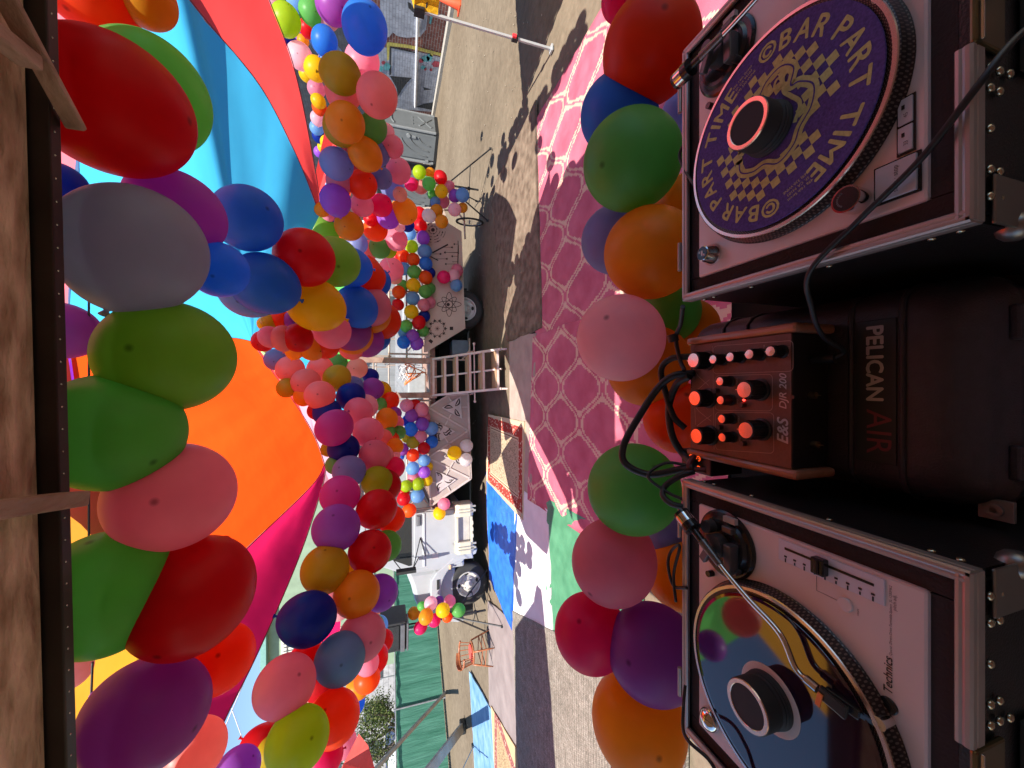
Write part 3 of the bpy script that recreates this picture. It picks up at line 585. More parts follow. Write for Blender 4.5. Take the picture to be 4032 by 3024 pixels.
for a, c in (((1040, 62), (1085, 140)), ((1215, 210), (1300, 208)), ((1080, 300), (1000, 450)), ((1000, 610), (1080, 730)), ((1110, 920), (1015, 1085)), ((880, 1190), (835, 1190)), ((1030, 1240), (1070, 1315))): strip([a, c], w_=.03)
def tri(P, deco):
    mb.m = 2; Q = [B1(*q) for q in P]; mb.prism([Vector((q.x, -.045, q.z)) for q in Q], (0, -.015, 0)); mb.m = 3
    cx, cy = sum(q[0] for q in P) / 3, sum(q[1] for q in P) / 3
    for k in range(3):
        vx, vy = P[k][0] - cx, P[k][1] - cy; L = math.hypot(vx, vy); vx, vy = vx / L, vy / L
        for bend, wd_ in (((.35, 9), (-.05, 7)) if deco != 2 else ((.3, 8),)):
            pts = []
            for i in range(13):
                u = i / 12; r0 = L * (.12 + .66 * u); sd = bend * L * math.sin(u * math.pi) * (.6 if deco else .5) + (deco == 1) * L * .10 * math.sin(u * 6.3)
                pts.append((cx + vx * r0 - vy * sd, cy + vy * r0 + vx * sd))
            for i in range(12):
                (x0, y0), (x1, y1) = pts[i], pts[i + 1]; L2 = math.hypot(x1 - x0, y1 - y0) or 1; w2 = wd_ * math.sin((i + .7) / 13.2 * math.pi) + 1; nx, ny = -(y1 - y0) / L2 * w2, (x1 - x0) / L2 * w2
                mb.flat([B1(x0 + nx, y0 + ny, -.0625), B1(x1 + nx, y1 + ny, -.0625), B1(x1 - nx, y1 - ny, -.0625), B1(x0 - nx, y0 - ny, -.0625)])
        if deco == 2:
            for i in range(3): r0 = L * (.55 + .12 * i); mb.flat([B1(cx + vx * r0 + 9 * math.cos(a), cy + vy * r0 + 9 * math.sin(a), -.0625) for a in [j * .8 for j in range(8)]])
        if deco == 1:
            for sg in (-1, 1): r0 = L * .62; mb.flat([B1(cx + vx * r0 - vy * sg * L * .2 + 12 * math.cos(a), cy + vy * r0 + vx * sg * L * .2 + 8 * math.sin(a), -.0625) for a in [j * .8 for j in range(8)]])
tri([(955, 220), (1205, 65), (1218, 360)], 0); tri([(865, 388), (1130, 525), (870, 690)], 1); tri([(970, 850), (1190, 740), (1240, 975)], 0); tri([(878, 1035), (1145, 1155), (893, 1335)], 2)
mb.build('side_panel', [pan2, trimm, plate, cut], truck)['label'] = 'mauve side panel with triangle strips and pierced triangle plates'
# railings and rack
p = MB(); r_ = .022
X0_, X1_ = -2.95, 3.75
def rail(a, c, r=r_): p.cyl(a, c, r, n=8)
for y in (0.0, 2.35):
    for z in (1.42, 1.95, 2.35):
        if y == 0: rail((X0_, y, z), (-.32, y, z)); rail((.62, y, z), (X1_, y, z))
        else: rail((X0_, y, z), (X1_, y, z))
    for x in (-2.95, -2.3, -1.65, -1.0, -.4, .72, 1.5, 2.25, 3.0, 3.75): rail((x, y, 1.38), (x, y, 2.38))
    for x in (-2.9, -1.6, .8, 2.3): rail((x, y, 1.45), (x + .6, y, 1.92), .014); rail((x + .6, y, 1.45), (x, y, 1.92), .014)
for z in (1.42, 1.95, 2.35): rail((X0_, 0, z), (X0_, 2.35, z)); rail((X1_, 0, z), (X1_, 2.35, z))
for z in (2.7, 3.0):
    for y in (0.0, 2.35): rail((X0_, y, z), (X1_, y, z), .018)
for x in (-2.95, -2.0, -1.0, -.35, .66, 1.6, 2.6, 3.75):
    for y in (0.0, 1.2, 2.35): rail((x, y, 2.3), (x, y, 3.02), .018)
    rail((x, 0, 2.98), (x, 2.35, 2.98), .016); rail((x, 2.35, 2.35), (x + .5, 2.35, 3.0), .012)
# frame below the panel ends
rail((1.15, -.01, .42), (.60, -.01, .42)); rail((.60, -.01, .42), (.60, -.01, 1.42)); rail((.60, -.01, .62), (.85, -.01, .42))
rail((-2.9, -.03, .45), (-3.05, -.03, .45)); rail((-3.0, -.03, .42), (-3.0, -.03, 1.4)); rail((3.72, -.02, .5), (4.5, -.02, .52)); rail((4.5, -.02, .5), (4.35, -.02, 1.35)); rail((4.5, -.02, .75), (4.2, -.02, .52))
p.build('railing', pipe, truck)
for x in (-.27, .56):
    p = MB(); p.box((x, .0, 2.15), (.13, .13, 1.8)); p.build('gate_post', rust, truck, .01)
p = MB(); p.box((.15, .0, 1.33), (1.0, .16, .16)); p.build('sill', rust, truck, .01)
# load in the bed
ws = fabric('pale_sheet', (.40, .42, .44), .3, wrinkle=.5)
p = MB(); n = 24
for i in range(n + 1):
    for j in range(9): x = -2.9 + 6.6 * i / n; z = 1.42 + .75 * j / 8; p.v.append((x, 2.2 + .06 * noise.noise((x * 3, z * 2, 1)), z + .05 * noise.noise((x * 2, 0, 3))))
for i in range(n):
    for j in range(8): p.face((i * 9 + j, (i + 1) * 9 + j, (i + 1) * 9 + j + 1, i * 9 + j + 1), True)
p.build('back_sheet', ws, truck)
for (x, y, z, sx_, sy_, sz) in ((.15, 1.5, 1.62, .7, .5, .45), (-1.4, 1.3, 1.65, .9, .7, .5), (1.9, 1.2, 1.7, 1.1, .7, .6), (-.6, 1.9, 1.75, .5, .4, .7)): p = MB(); p.box((x, y, z), (sx_, sy_, sz)); p.build('crate', mat('grey_crate', (.30, .32, .33), .6), truck, .02)
p = MB()
for k in range(2):
    pts = [(.05 + .5 * random.random(), .3 + .15 * k, 1.45)]
    for q in range(7): l_ = pts[-1]; pts.append((min(.5, max(-.2, l_[0] + random.uniform(-.35, .35))), .3 + .12 * k, 1.5 + .5 * abs(math.sin(q * 1.3 + k))))
    p.tube(spline(pts, 6), .013, 6)
p.build('power_cord', mat('orange_cord', (.75, .20, .06), .5), truck)
p = MB()
for k in range(4):
    pts = [(.45 + .05 * k, .4, 1.5 + .1 * k)]
    for q in range(6): pts.append((random.uniform(.1, .55), .35 + .1 * random.random(), 1.95 + random.uniform(-.15, .2)))
    p.tube(spline(pts, 6), .008, 6)
p.build('white_cable', mat('white_cable', (.6, .6, .6), .5), truck)
# steps: sloping stairs from the deck to the ground
sA = (Vector((.60, -.02, 1.36)), Vector((.62, -1.72, .10))); sB = (Vector((-.28, -.02, 1.36)), Vector((-.22, -1.72, .10)))
stp = thing('boarding_steps', 'pinkish steel steps with worn wooden treads leading up to the truck bed', 'steps', TO, TR); spk = mat('pink_steel', (.52, .40, .37), .45, var=.1); tread = mat('tread_wood', (.27, .15, .08), .75, scale=5, bump=.4, bscale=30, stretch=(.3, 3, 3), col2=(.42, .27, .16))
for s_ in (sA, sB): p = MB(); p.bar(s_[0], s_[1], .05, .07); p.build('side_rail', spk, stp, .006)
p = MB(); mA, mB = (sA[0] + sB[0]) / 2, (sA[1] + sB[1]) / 2; p.bar(mA, mB, .035, .05); p.build('centre_rail', spk, stp, .004)
for i in range(6):
    u = .04 + .185 * i; a, c = sA[0].lerp(sA[1], u), sB[0].lerp(sB[1], u); p = MB(); p.bar(a + Vector((0, 0, .02)), c + Vector((0, 0, .02)), .04, .05); p.build('cross_bar', spk, stp, .004)
    if i > 0: a2, c2 = a + Vector((-.03, .155, .045)), c + Vector((.03, .155, .045)); p = MB(); p.bar(a2, c2, .34, .05); p.build('tread', tread, stp, .004)
for s_ in (sA, sB): p = MB(); p.bar(s_[1], s_[1] + Vector((0, -.02, -.12)), .04, .04); p.build('foot', spk, stp, .004)
p = MB(); q = sA[0].lerp(sA[1], .62); q2 = sB[0].lerp(sB[1], .62); p.cyl(q + Vector((.22, 0, -.04)), q2 + Vector((-.22, 0, -.04)), .016, n=8)
for a, sg in ((q, 1), (q2, -1)): p.ball(a + Vector((sg * .22, 0, -.04)), .032, 8); p.tube([a + Vector((sg * .05, .1 * i, .02 * math.sin(i))) for i in range(5)], .012, 6)
p.build('cross_pin', spk, stp)
# cab
cx0, cx1 = -2.98, -4.40
p = MB(); p.prism([(-2.98, .0, .62), (-2.98, .0, 2.95), (-3.1, .0, 3.05), (-3.95, .0, 3.0), (-4.42, .0, 2.0), (-4.42, .0, .62)], (0, 2.25, 0)); cab = p.build('cab', wpnt, truck, .05)
p = MB(); p.flat([(-3.10, -.012, 1.86), (-3.10, -.012, 2.75), (-3.80, -.012, 2.75), (-4.22, -.012, 1.92), (-4.22, -.012, 1.86)]); p.build('side_window', mat('cab_glass', (.015, .018, .02), .06, spec=.8), truck)
p = MB(); p.prism([(-3.03, -.012, .55), (-3.03, -.012, 1.80), (-4.24, -.012, 1.80), (-4.38, -.012, 1.35), (-4.32, -.012, .72), (-4.15, -.012, .55)], (0, -.03, 0)); door = p.build('door', wpnt, truck, .012)
p = MB(); p.box((-3.66, -.05, 1.58), (1.22, .03, .05)); p.build('moulding', mat('moulding_white', (.45, .46, .47), .3), door, .008)
p = MB(); p.box((-3.2, -.07, 1.70), (.20, .05, .06)); p.box((-3.2, -.055, 1.70), (.26, .02, .11)); p.build('handle', mat('handle_grey', (.12, .12, .13), .4), door, .006)
p = MB(); p.box((-4.06, -.048, 1.32), (.12, .012, .14)); p.build('badge', mat('badge_pale', (.45, .38, .36), .5), door)
p = MB(); p.cyl((-4.02, -.1, 1.70), (-4.12, -.45, 1.85), .012, n=8); p.cyl((-4.02, -.1, 2.25), (-4.12, -.45, 2.1), .012, n=8); p.cyl((-3.6, -.05, 1.66), (-4.1, -.42, 1.84), .012, n=8); p.cyl((-3.6, -.05, 1.66), (-4.02, -.1, 1.55), .012, n=8); p.box((-4.14, -.48, 2.0), (.06, .20, .42)); p.build('mirror', under, truck, .01)
# hood and fender
p = MB(); hood = [(-4.43, 1.98), (-4.75, 1.86), (-5.1, 1.78), (-5.36, 1.66), (-5.46, 1.40), (-5.48, .8), (-4.43, .8)]
p.prism([(x, .14, z) for x, z in hood], (0, 1.97, 0)); p.build('hood', wpnt, truck, .10)
wc = Vector((-4.92, .30, .49))
p = MB(); n = 22; prof = []
for i in range(n + 1): a = R(-18) + (math.pi + R(40)) * i / n; prof.append((wc.x + .70 * math.cos(a), wc.z + .03 + .68 * math.sin(a)))
out_ = [(-4.10, .62), (-4.16, .90), (-4.45, 1.30), (-4.62, 1.42), (-5.15, 1.44), (-5.42, 1.32), (-5.58, 1.12), (-5.66, .80)]
ring_ = [(x, -.05, z) for x, z in prof[::-1]] + [(x, -.05, z) for x, z in [(-4.12, .42)]]
poly_ = [(wc.x + .70 * math.cos(R(-14)), -.05, .40), (-4.06, -.05, .44)] + [(x, -.05, z) for x, z in out_] + [(-5.655, -.05, .66)] + [(x, -.05, z) for x, z in [(wc.x + .70 * math.cos(R(a)), wc.z + .03 + .68 * math.sin(R(a))) for a in range(170, 0, -10)]]
p.prism(poly_, (0, .42, 0)); p.build('fender', wpnt, truck, .05)
p = MB(); p.box((-4.35, -.085, .98), (.10, .03, .05)); p.build('side_marker', mat('amber_lens', (.75, .42, .22), .3), truck, .01)
p = MB(); p.box((-4.72, -.065, 1.26), (.22, .012, .06)); p.build('nameplate', under, truck)
p = MB(); p.prism([(-4.02, -.03, .30), (-4.08, -.03, .50), (-4.24, -.03, .64), (-4.14, -.03, .34)], (0, .4, 0)); p.build('splash_guard', mat('grey_metal', (.32, .33, .34), .4), truck, .01)
p = MB(); p.box((-5.1, 1.2, .8), (1.3, 1.7, .9)); p.build('engine_bay', under, truck)
tyre = mat('tyre', (.022, .021, .021), .8, bump=.15, bscale=90); tyre_side = mat('tyre_side_dusty', (.10, .09, .08), .9, scale=4); rim = mat('wheel_rim', (.46, .44, .41), .45, var=.1); hole = under
def wheel(c, r, name='wheel', dual=False, lean=0):
    p = MB(); prof = [(r * .60, -.13), (r * .80, -.16), (r * .95, -.145), (r, -.10), (r, .10), (r * .95, .145), (r * .8, .16), (r * .6, .13)]
    p.slathe(prof, c, (0, 1, 0), 44); w_ = p.build(name, tyre, truck); 
    p = MB(); p.lathe([(r * .62, -.125), (r * .60, -.15), (r * .56, -.14), (r * .53, -.06), (r * .38, -.05), (r * .30, -.09), (r * .20, -.10), (r * .19, -.16), (r * .12, -.175), (0, -.175)], c, (0, 1, 0), 44); q = p.build('rim', rim, w_)
    p = MB()
    for k in range(4): a = k * math.pi / 2 + .2; p.ball(c + Vector((r * .46 * math.cos(a), -.062, r * .46 * math.sin(a))), r * .085, 10, (1.25, .25, .8) if abs(math.cos(a)) < .7 else (.8, .25, 1.25))
    p.build('hand_hole', hole, w_)
    p = MB()
    for k in range(8): a = k * math.pi / 4; p.cyl(c + Vector((r * .25 * math.cos(a), -.08, r * .25 * math.sin(a))), c + Vector((r * .25 * math.cos(a), -.125, r * .25 * math.sin(a))), r * .03, n=6)
    p.build('lug_nut', mat('lug_grey', (.30, .29, .28), .5), w_)
wheel(wc, .49); wheel(Vector((1.95, .30, .50)), .50); wheel(Vector((1.95, 2.0, .50)), .50); wheel(Vector((-4.92, 2.0, .49)), .49)
# step boxes under the door
p = MB(); p.box((-3.5, .10, .66), (1.0, .40, .36)); p.build('step_well', mat('step_well', (.40, .37, .33), .5), truck, .02)
for x in (-3.06, -3.93):
    p = MB(); p.prism([(x - .14, -.16, .42), (x - .14, -.20, .50), (x - .14, -.20, .78), (x - .14, -.12, .86), (x - .14, .25, .86), (x - .14, .25, .42)], (.30, 0, 0)); q = p.build('tank_end', cream, truck, .03)
    p = MB()
    for u in (.0, .07): p.box((x + u - .03, -.21, .62), (.02, .012, .40))
    p.box((x, -.17, .40), (.05, .06, .06)); p.box((x + .1, -.17, .40), (.04, .05, .07)); p.build('strap', mat('strap_metal', (.45, .42, .34), .4, metal=.5), q)
p = MB(); p.bar((-3.2, -.17, .47), (-3.8, -.17, .47), .05, .05); p.bar((-3.2, -.17, .82), (-3.8, -.17, .82), .05, .05)
for x in (-3.35, -3.5, -3.65): p.box((x, -.20, .44), (.09, .012, .02))
p.build('step_board', cream, truck, .006)

# ------------------------------------------------------------------ speaker stands, speaker, chair, wheel, bicycle wheel
bm = mat('stand_black', (.02, .02, .022), .45, metal=.2)
def stand(loc, h, rz, feet, label):
    t = thing('speaker_stand', label, 'speaker stand', loc, rz, 'tripod speaker stands')
    p = MB(); p.cyl((0, 0, .18), (0, 0, h * .62), .024, n=12); p.cyl((0, 0, h * .6), (0, 0, h), .018, n=12); p.build('pole', bm, t)
    p = MB(); p.cyl((0, 0, .95), (0, 0, 1.06), .045, n=14); p.cyl((0, 0, .40), (0, 0, .46), .042, n=14); p.build('collar', bm, t)
    p = MB(); p.cyl((.04, 0, 1.0), (.11, 0, 1.0), .022, n=10); p.build('knob', bm, t)
    for k in range(3):
        a = rz + k * 2 * math.pi / 3; e = Vector((math.cos(a) * feet, math.sin(a) * feet, .02)); p = MB(); p.bar((0, 0, 1.0), e, .022, .03); p.bar((0, 0, .42), Vector((0, 0, 1.0)).lerp(e, .55), .016, .016); l_ = p.build('leg', bm, t)
        p = MB(); p.cyl(e + Vector((0, 0, -.02)), e + Vector((0, 0, .03)), .03, n=10); p.build('rubber_foot', dk, l_)
    return t
stand((-5.35, 8.85, 0), 2.0, R(18), .85, 'black tripod stand wound with balloons beside the truck front wheel, carrying the loudspeaker')
stand((4.95, 9.6, 0), 1.95, R(40), .95, 'black tripod stand wound with balloons beside the bicycle wheel')
t = thing('loudspeaker', 'black loudspeaker high on a tripod stand in front of the green fence', 'loudspeaker', (-5.35, 8.85, 2.0), R(-12))
p = MB(); p.prism([(-.36, -.30, 0), (.36, -.30, 0), (.28, .32, 0), (-.28, .32, 0)], (0, 0, 1.0)); p.build('cabinet', mat('speaker_black', (.018, .018, .02), .6, bump=.2, bscale=120), t, .03)
p = MB(); p.box((0, -.315, .55), (.62, .02, .80)); p.build('grille', mat('grille_black', (.012, .012, .013), .5, bump=.5, bscale=300), t, .01)
p = MB(); p.prism([(-.34, -.34, -.04), (.34, -.34, -.04), (.30, .0, -.04), (-.30, .0, -.04)], (0, 0, .04)); p.box((0, -.33, .08), (.66, .05, .09)); p.build('bottom_tray', mat('tray_grey', (.09, .09, .10), .5), t, .01)
# chair
wood = mat('chair_wood', (.25, .075, .025), .4, scale=6, stretch=(4, 4, .5), col2=(.35, .12, .045), coat=.3)
t = thing('wooden_chair', 'varnished wooden captain chair with spindles and red cushion on bare dirt', 'chair', (-6.35, 8.95, .02), R(-100))
S = 1.08
def P3(x, y, z): return Vector((x * S, y * S, z * S))
p = MB(); p.slathe([(0, .415), (.215, .415), (.235, .43), (.225, .45), (0, .44)], n=28); p.v = [(v[0] * S, v[1] * S, v[2] * S) for v in p.v]; p.build('seat', wood, t)
p = MB(); p.slathe([(0, .446), (.16, .446), (.18, .462), (.15, .478), (0, .482)], n=24); p.v = [(v[0] * S, v[1] * S, v[2] * S) for v in p.v]; p.build('cushion', mat('cushion_red', (.55, .07, .05), .85), t)
for (x, y) in ((.16, .16), (-.16, .16), (.15, -.16), (-.15, -.16)):
    p = MB(); a, b_ = P3(x, y, .43), P3(x * 1.55, y * 1.5, 0); p.tube([a, a.lerp(b_, .3), a.lerp(b_, .45), a.lerp(b_, .6), b_], [.018, .021, .017, .021, .012], 8); p.build('leg', wood, t)
p = MB()
for z, u in ((.17, .6), (.25, .4)):
    e = [P3(.16 * (1 + .55 * u), .16 * (1 + .5 * u), z), P3(-.16 * (1 + .55 * u), .16 * (1 + .5 * u), z), P3(-.15 * (1 + .55 * u), -.16 * (1 + .5 * u), z), P3(.15 * (1 + .55 * u), -.16 * (1 + .5 * u), z)]
    for i in range(4): p.cyl(e[i], e[(i + 1) % 4], .011, n=7)
p.build('stretcher', wood, t)
arc = [P3(.27 * math.cos(a), -.235 * math.sin(a) + (.0 if 0 else 0), .66 + .02 * math.sin(a)) for a in [R(-28) + R(236) * i / 20 for i in range(21)]]
p = MB(); p.tube(arc, .022, 8); p.build('arm_rail', wood, t)
p = MB()
for i in range(1, 20, 2): q = arc[i]; p.cyl(Vector((q.x * .80, q.y * .80, .44 * S)), q, .0095, n=7)
p.build('spindle', wood, t)
p = MB(); o = []
for i in range(13):
    a = R(38) + R(104) * i / 12; q = P3(.275 * math.cos(a), -.25 * math.sin(a), .685); h = (.05 + .035 * math.sin((i / 12) * math.pi)) * S; o.append((q, h))
for k in range(12):
    q0, h0 = o[k]; q1, h1 = o[k + 1]; n_ = Vector((q0.x, q0.y, 0)).normalized() * .022
    p.prism([q0, q1, q1 + Vector((0, 0, h1)), q0 + Vector((0, 0, h0))], n_)
p.build('crest_rail', wood, t)
# bicycle wheel
t = thing('bicycle_wheel', 'thin black bicycle wheel standing edge-on by the right-hand tripod feet', 'wheel', (4.25, 9.95, .34), R(-8))
p = MB(); p.tube([(0, .34 * math.cos(a), .34 * math.sin(a)) for a in [i * math.pi / 20 for i in range(41)]], .025, 8); p.build('tyre', tyre, t)
p = MB(); p.tube([(0, .31 * math.cos(a), .31 * math.sin(a)) for a in [i * math.pi / 20 for i in range(41)]], .012, 6); p.build('rim', fm, t)
p = MB(); p.cyl((-.05, 0, 0), (.05, 0, 0), .02, n=10)
for i in range(24): a = i * math.pi / 12; p.cyl((.03 if i % 2 else -.03, 0, 0), (0, .31 * math.cos(a), .31 * math.sin(a)), .0018, n=4)
p.build('hub', fm, t)
# ------------------------------------------------------------------ DJ booth
ply = mat('rough_plywood', (.28, .18, .10), .85, scale=13, bump=1.0, bscale=26, stretch=(.6, 1.8, 1), spec=.25, col2=(.88, .70, .50))
joist = mat('joist_wood', (.28, .18, .13), .8, scale=14, bump=.9, bscale=40, col2=(.56, .41, .32), stretch=(1, .35, 1)); dark = mat('booth_dark', (.46, .31, .22), .9, scale=3); iron = mat('dark_iron', (.035, .026, .022), .5, metal=.4, var=.3)
booth = thing('dj_booth', 'wooden booth roof of rough brown boards with dark riveted rail', 'booth', (0, 0, .85))
Lp, Rp = Vector((-.80, 1.04, 3.02)), Vector((.75, .99, 3.02)); ex = (Rp - Lp).normalized(); ey = Vector((-ex.y, ex.x, 0)); Lp -= ex * 1.0; Rp += ex * 1.0
p = MB()
for k in range(7):
    y0 = -.34 * k; p.prism([Lp + ey * (y0 - .02) + Vector((0, 0, .03 + .003 * k)), Rp + ey * (y0 - .02) + Vector((0, 0, .03 + .003 * k)), Rp + ey * (y0 - .355) + Vector((0, 0, .03 + .003 * k)), Lp + ey * (y0 - .355) + Vector((0, 0, .03 + .003 * k))], (0, 0, .02))
wbuild(p, 'ceiling_board', ply, booth)
p = MB(); p.bar(Lp + Vector((0, 0, .025)), Rp + Vector((0, 0, .025)), .028, .05); rl = wbuild(p, 'front_rail', iron, booth, .003)
p = MB(); k = 0
while k * .045 < (Rp - Lp).length: q = Lp + ex * (k * .045) + Vector((0, 0, .0)) + ey * -.004; p.ball(q, .0022, 6); k += 1
wbuild(p, 'rivet', mat('rivet_steel', (.55, .55, .5), .25, metal=.8), booth).parent = rl
def jb(X, Y, ang, w_, h_, front, back):
    q = dat(X, Y, .755); d = (ey * math.cos(ang) + ex * math.sin(ang)); p = MB(); c = Vector((q.x, q.y, 3.0)); p.bar(c + d * front, c - d * back, w_, h_); wbuild(p, 'joist', joist, booth, .004)
jb(150, 1080, R(-12), .030, .055, .022, 2.0); jb(140, 235, R(-40), .014, .032, .036, .9); jb(60, 190, R(4), .026, .035, -.10, 1.8)
p = MB(); p.box((0, -.1, 3.275), (4.6, 2.8, .03)); wbuild(p, 'shade_sheet', iron, booth)  # added out of view above the ceiling to keep sun off the near balloons
p = MB(); p.box((0, -1.4, 1.95), (4.2, .06, 2.2)); wbuild(p, 'back_wall', dark, booth)
p = MB(); p.box((0, -.25, .80), (4.2, 2.4, .10)); wbuild(p, 'floor_deck', ply, booth)
p = MB()
for s_ in (-1.9, 1.9):
    for y in (-1.3, .85): p.box((s_, y, .38), (.12, .12, .76))
wbuild(p, 'deck_leg', joist, booth)
for s_ in (-1.9, 1.9): p = MB(); p.box((s_, .86, 1.94), (.09, .09, 2.18)); wbuild(p, 'roof_post', joist, booth)
# table
tb = thing('dj_table', 'black draped table under the flight cases', 'table', (0, .5, .85)); tm = mat('table_black', (.012, .011, .011), .9)
p = MB(); p.box((0, .52, 1.385), (1.9, .78, .03)); wbuild(p, 'table_top', tm, tb)
for sx_ in (-.9, .9):
    for y in (.2, .85): p = MB(); p.box((sx_, y, 1.11), (.05, .05, .52)); wbuild(p, 'leg', tm, tb)
p = MB()
n = 60
for i in range(n + 1):
    x = -.95 + 1.9 * i / n; y = .915 + .012 * math.sin(i * 1.3)
    p.v += [(x, y, 1.398), (x, y + .004, .86)]
for i in range(n): p.face((2 * i, 2 * i + 1, 2 * i + 3, 2 * i + 2), True)
wbuild(p, 'drape', tm, tb)

# ------------------------------------------------------------------ flight cases
abs_ = mat('case_black', (.014, .012, .012), .35, scale=20, bump=.15, bscale=300); alu = mat('case_aluminium', (.44, .38, .35), .42, metal=.7, var=.06, scale=3, stretch=(8, 8, 8)); foam = mat('case_foam', (.035, .022, .020), .95, bump=.2, bscale=200); chrome = mat('chrome', (.75, .73, .70), .12, metal=1.0, var=.02)
ZG = 1.80; CW, CD = .53, .425
def flight_case(cx, cy, rz, label):
    t = thing('flight_case', label, 'flight case', (cx, cy, 1.40), rz, 'turntable flight cases'); hw, hd = CW / 2, CD / 2; h = ZG - 1.40
    b = MB(); b.box((0, 0, .13), (CW - .01, CD - .01, .255))
    for x in (-1, 1): b.box((x * (hw - .008), 0, .32), (.010, CD - .012, h - .24 - .02))
    for y in (-1, 1): b.box((0, y * (hd - .008), .32), (CW - .03, .010, h - .24 - .02))
    b.build('body', abs_, t)
    f = MB(); z0 = h - .028
    for x in (-1, 1): f.box((x * (hw - .0265), 0, z0), (.026, CD - .028, .035))
    for y in (-1, 1): f.box((0, y * (hd - .0265), z0), (CW - .082, .026, .035))
    f.build('foam_lining', foam, t)
    def edge(a, c, name='edge_trim'):
        e = MB(); a, c = Vector(a), Vector(c); d = (c - a).normalized(); o_ = Vector((d.y, -d.x, 0))   # outward is to the right of travel
        sec = [(-.0125, .0), (.0, .0), (.0012, -.003), (.0012, -.024), (.0, -.026), (.0, -.027), (-.002, -.027), (-.002, -.004), (-.0125, -.004), (-.0135, -.001)]
        sec = [(-.0130, -.001), (-.0115, .0012), (-.0085, .0016), (-.006, .0004), (-.0035, .0016), (.0, .0016), (.0022, -.001), (.0022, -.007), (.0012, -.0085), (.0022, -.010), (.0022, -.022), (.0, -.024), (-.002, -.024), (-.002, -.006), (-.0130, -.006)]
        P0 = [a + o_ * u + Vector((0, 0, v)) for u, v in sec]; P1 = [c + o_ * u + Vector((0, 0, v)) for u, v in sec]; k = len(sec)
        e.add(P0 + P1, [tuple(range(k)), tuple(range(k, 2 * k))[::-1]] + [(i, k + i, k + (i + 1) % k, (i + 1) % k) for i in range(k)]); e.build(name, alu, t)
    z = h
    edge((-hw, -hd, z), (-.075, -hd, z)); edge((.075, -hd, z), (hw, -hd, z)); edge((hw, -hd, z), (hw, hd, z)); edge((hw, hd, z), (-hw, hd, z)); edge((-hw, hd, z), (-hw, -hd, z))
    # sunk latch on the near side
    l_ = MB(); l_.box((0, -hd - .001, z - .030), (.148, .006, .058)); la = l_.build('latch_dish', mat('latch_brass', (.20, .16, .08), .3, metal=.9), t, .004)
    k = MB(); k.box((0, -hd - .006, z - .018), (.05, .006, .010)); k.box((0, -hd - .006, z - .008), (.145, .003, .003)); k.cyl((0, -hd - .006, z - .040), (0, -hd - .011, z - .040), .014, n=18); k.box((0, -hd - .012, z - .040), (.024, .004, .005)); k.build('latch', chrome, la, .001)
    r = MB()
    for x in (-.235, -.205, -.16, -.115, -.092, .092, .115, .16, .205, .235):
        for zz in (z - .036, ) if abs(x) in (.16,) else (z - .036, z - .054): r.ball((x, -hd - .001, zz), .0055, 8, (1, .6, 1))
    for x in (-.09, 0, .09): r.ball((x, -hd - .001, z - .075), .0055, 8, (1, .6, 1))
    for s_ in (-1, 1):
        for y in (-.19, -.165, -.05, .08, .165, .19): r.ball((s_ * hw, y, z - .036), .0045, 8, (.6, 1, 1))
    r.build('rivet', mat('rivet_brassy', (.52, .45, .32), .22, metal=.9), t)
    for s_ in (-1, 1): c = MB(); c.box((s_ * (hw - .028), -hd - .0015, z - .075), (.055, .004, .07)); c.ball((s_ * (hw - .006), -hd + .004, z - .10), .017, 12); c.build('corner_plate', mat('corner_steel', (.28, .25, .22), .35, metal=.8), t, .002)
    for x in (-.17, .17): c = MB(); c.box((x, hd + .004, z - .012), (.05, .008, .02)); c.cyl((x - .03, hd + .008, z + .001), (x + .03, hd + .008, z + .001), .0045, n=8); c.build('hinge', alu, t, .001)
    h_ = MB(); h_.box((0, -hd - .003, z - .125), (.16, .006, .055)); h_.tube([(-.055, -hd - .006, z - .11), (-.05, -hd - .014, z - .135), (.05, -hd - .014, z - .135), (.055, -hd - .006, z - .11)], .006, 8); h_.build('recessed_handle', mat('handle_dim', (.10, .09, .07), .4, metal=.6), t, .002)
    return t
RC = (.443, .455); LC = (-.470, .455)
flight_case(*RC, 0, 'black flight case with aluminium edges holding the turntable with the purple mat')
flight_case(*LC, 0, 'black flight case with aluminium edges holding the turntable with the glossy record')

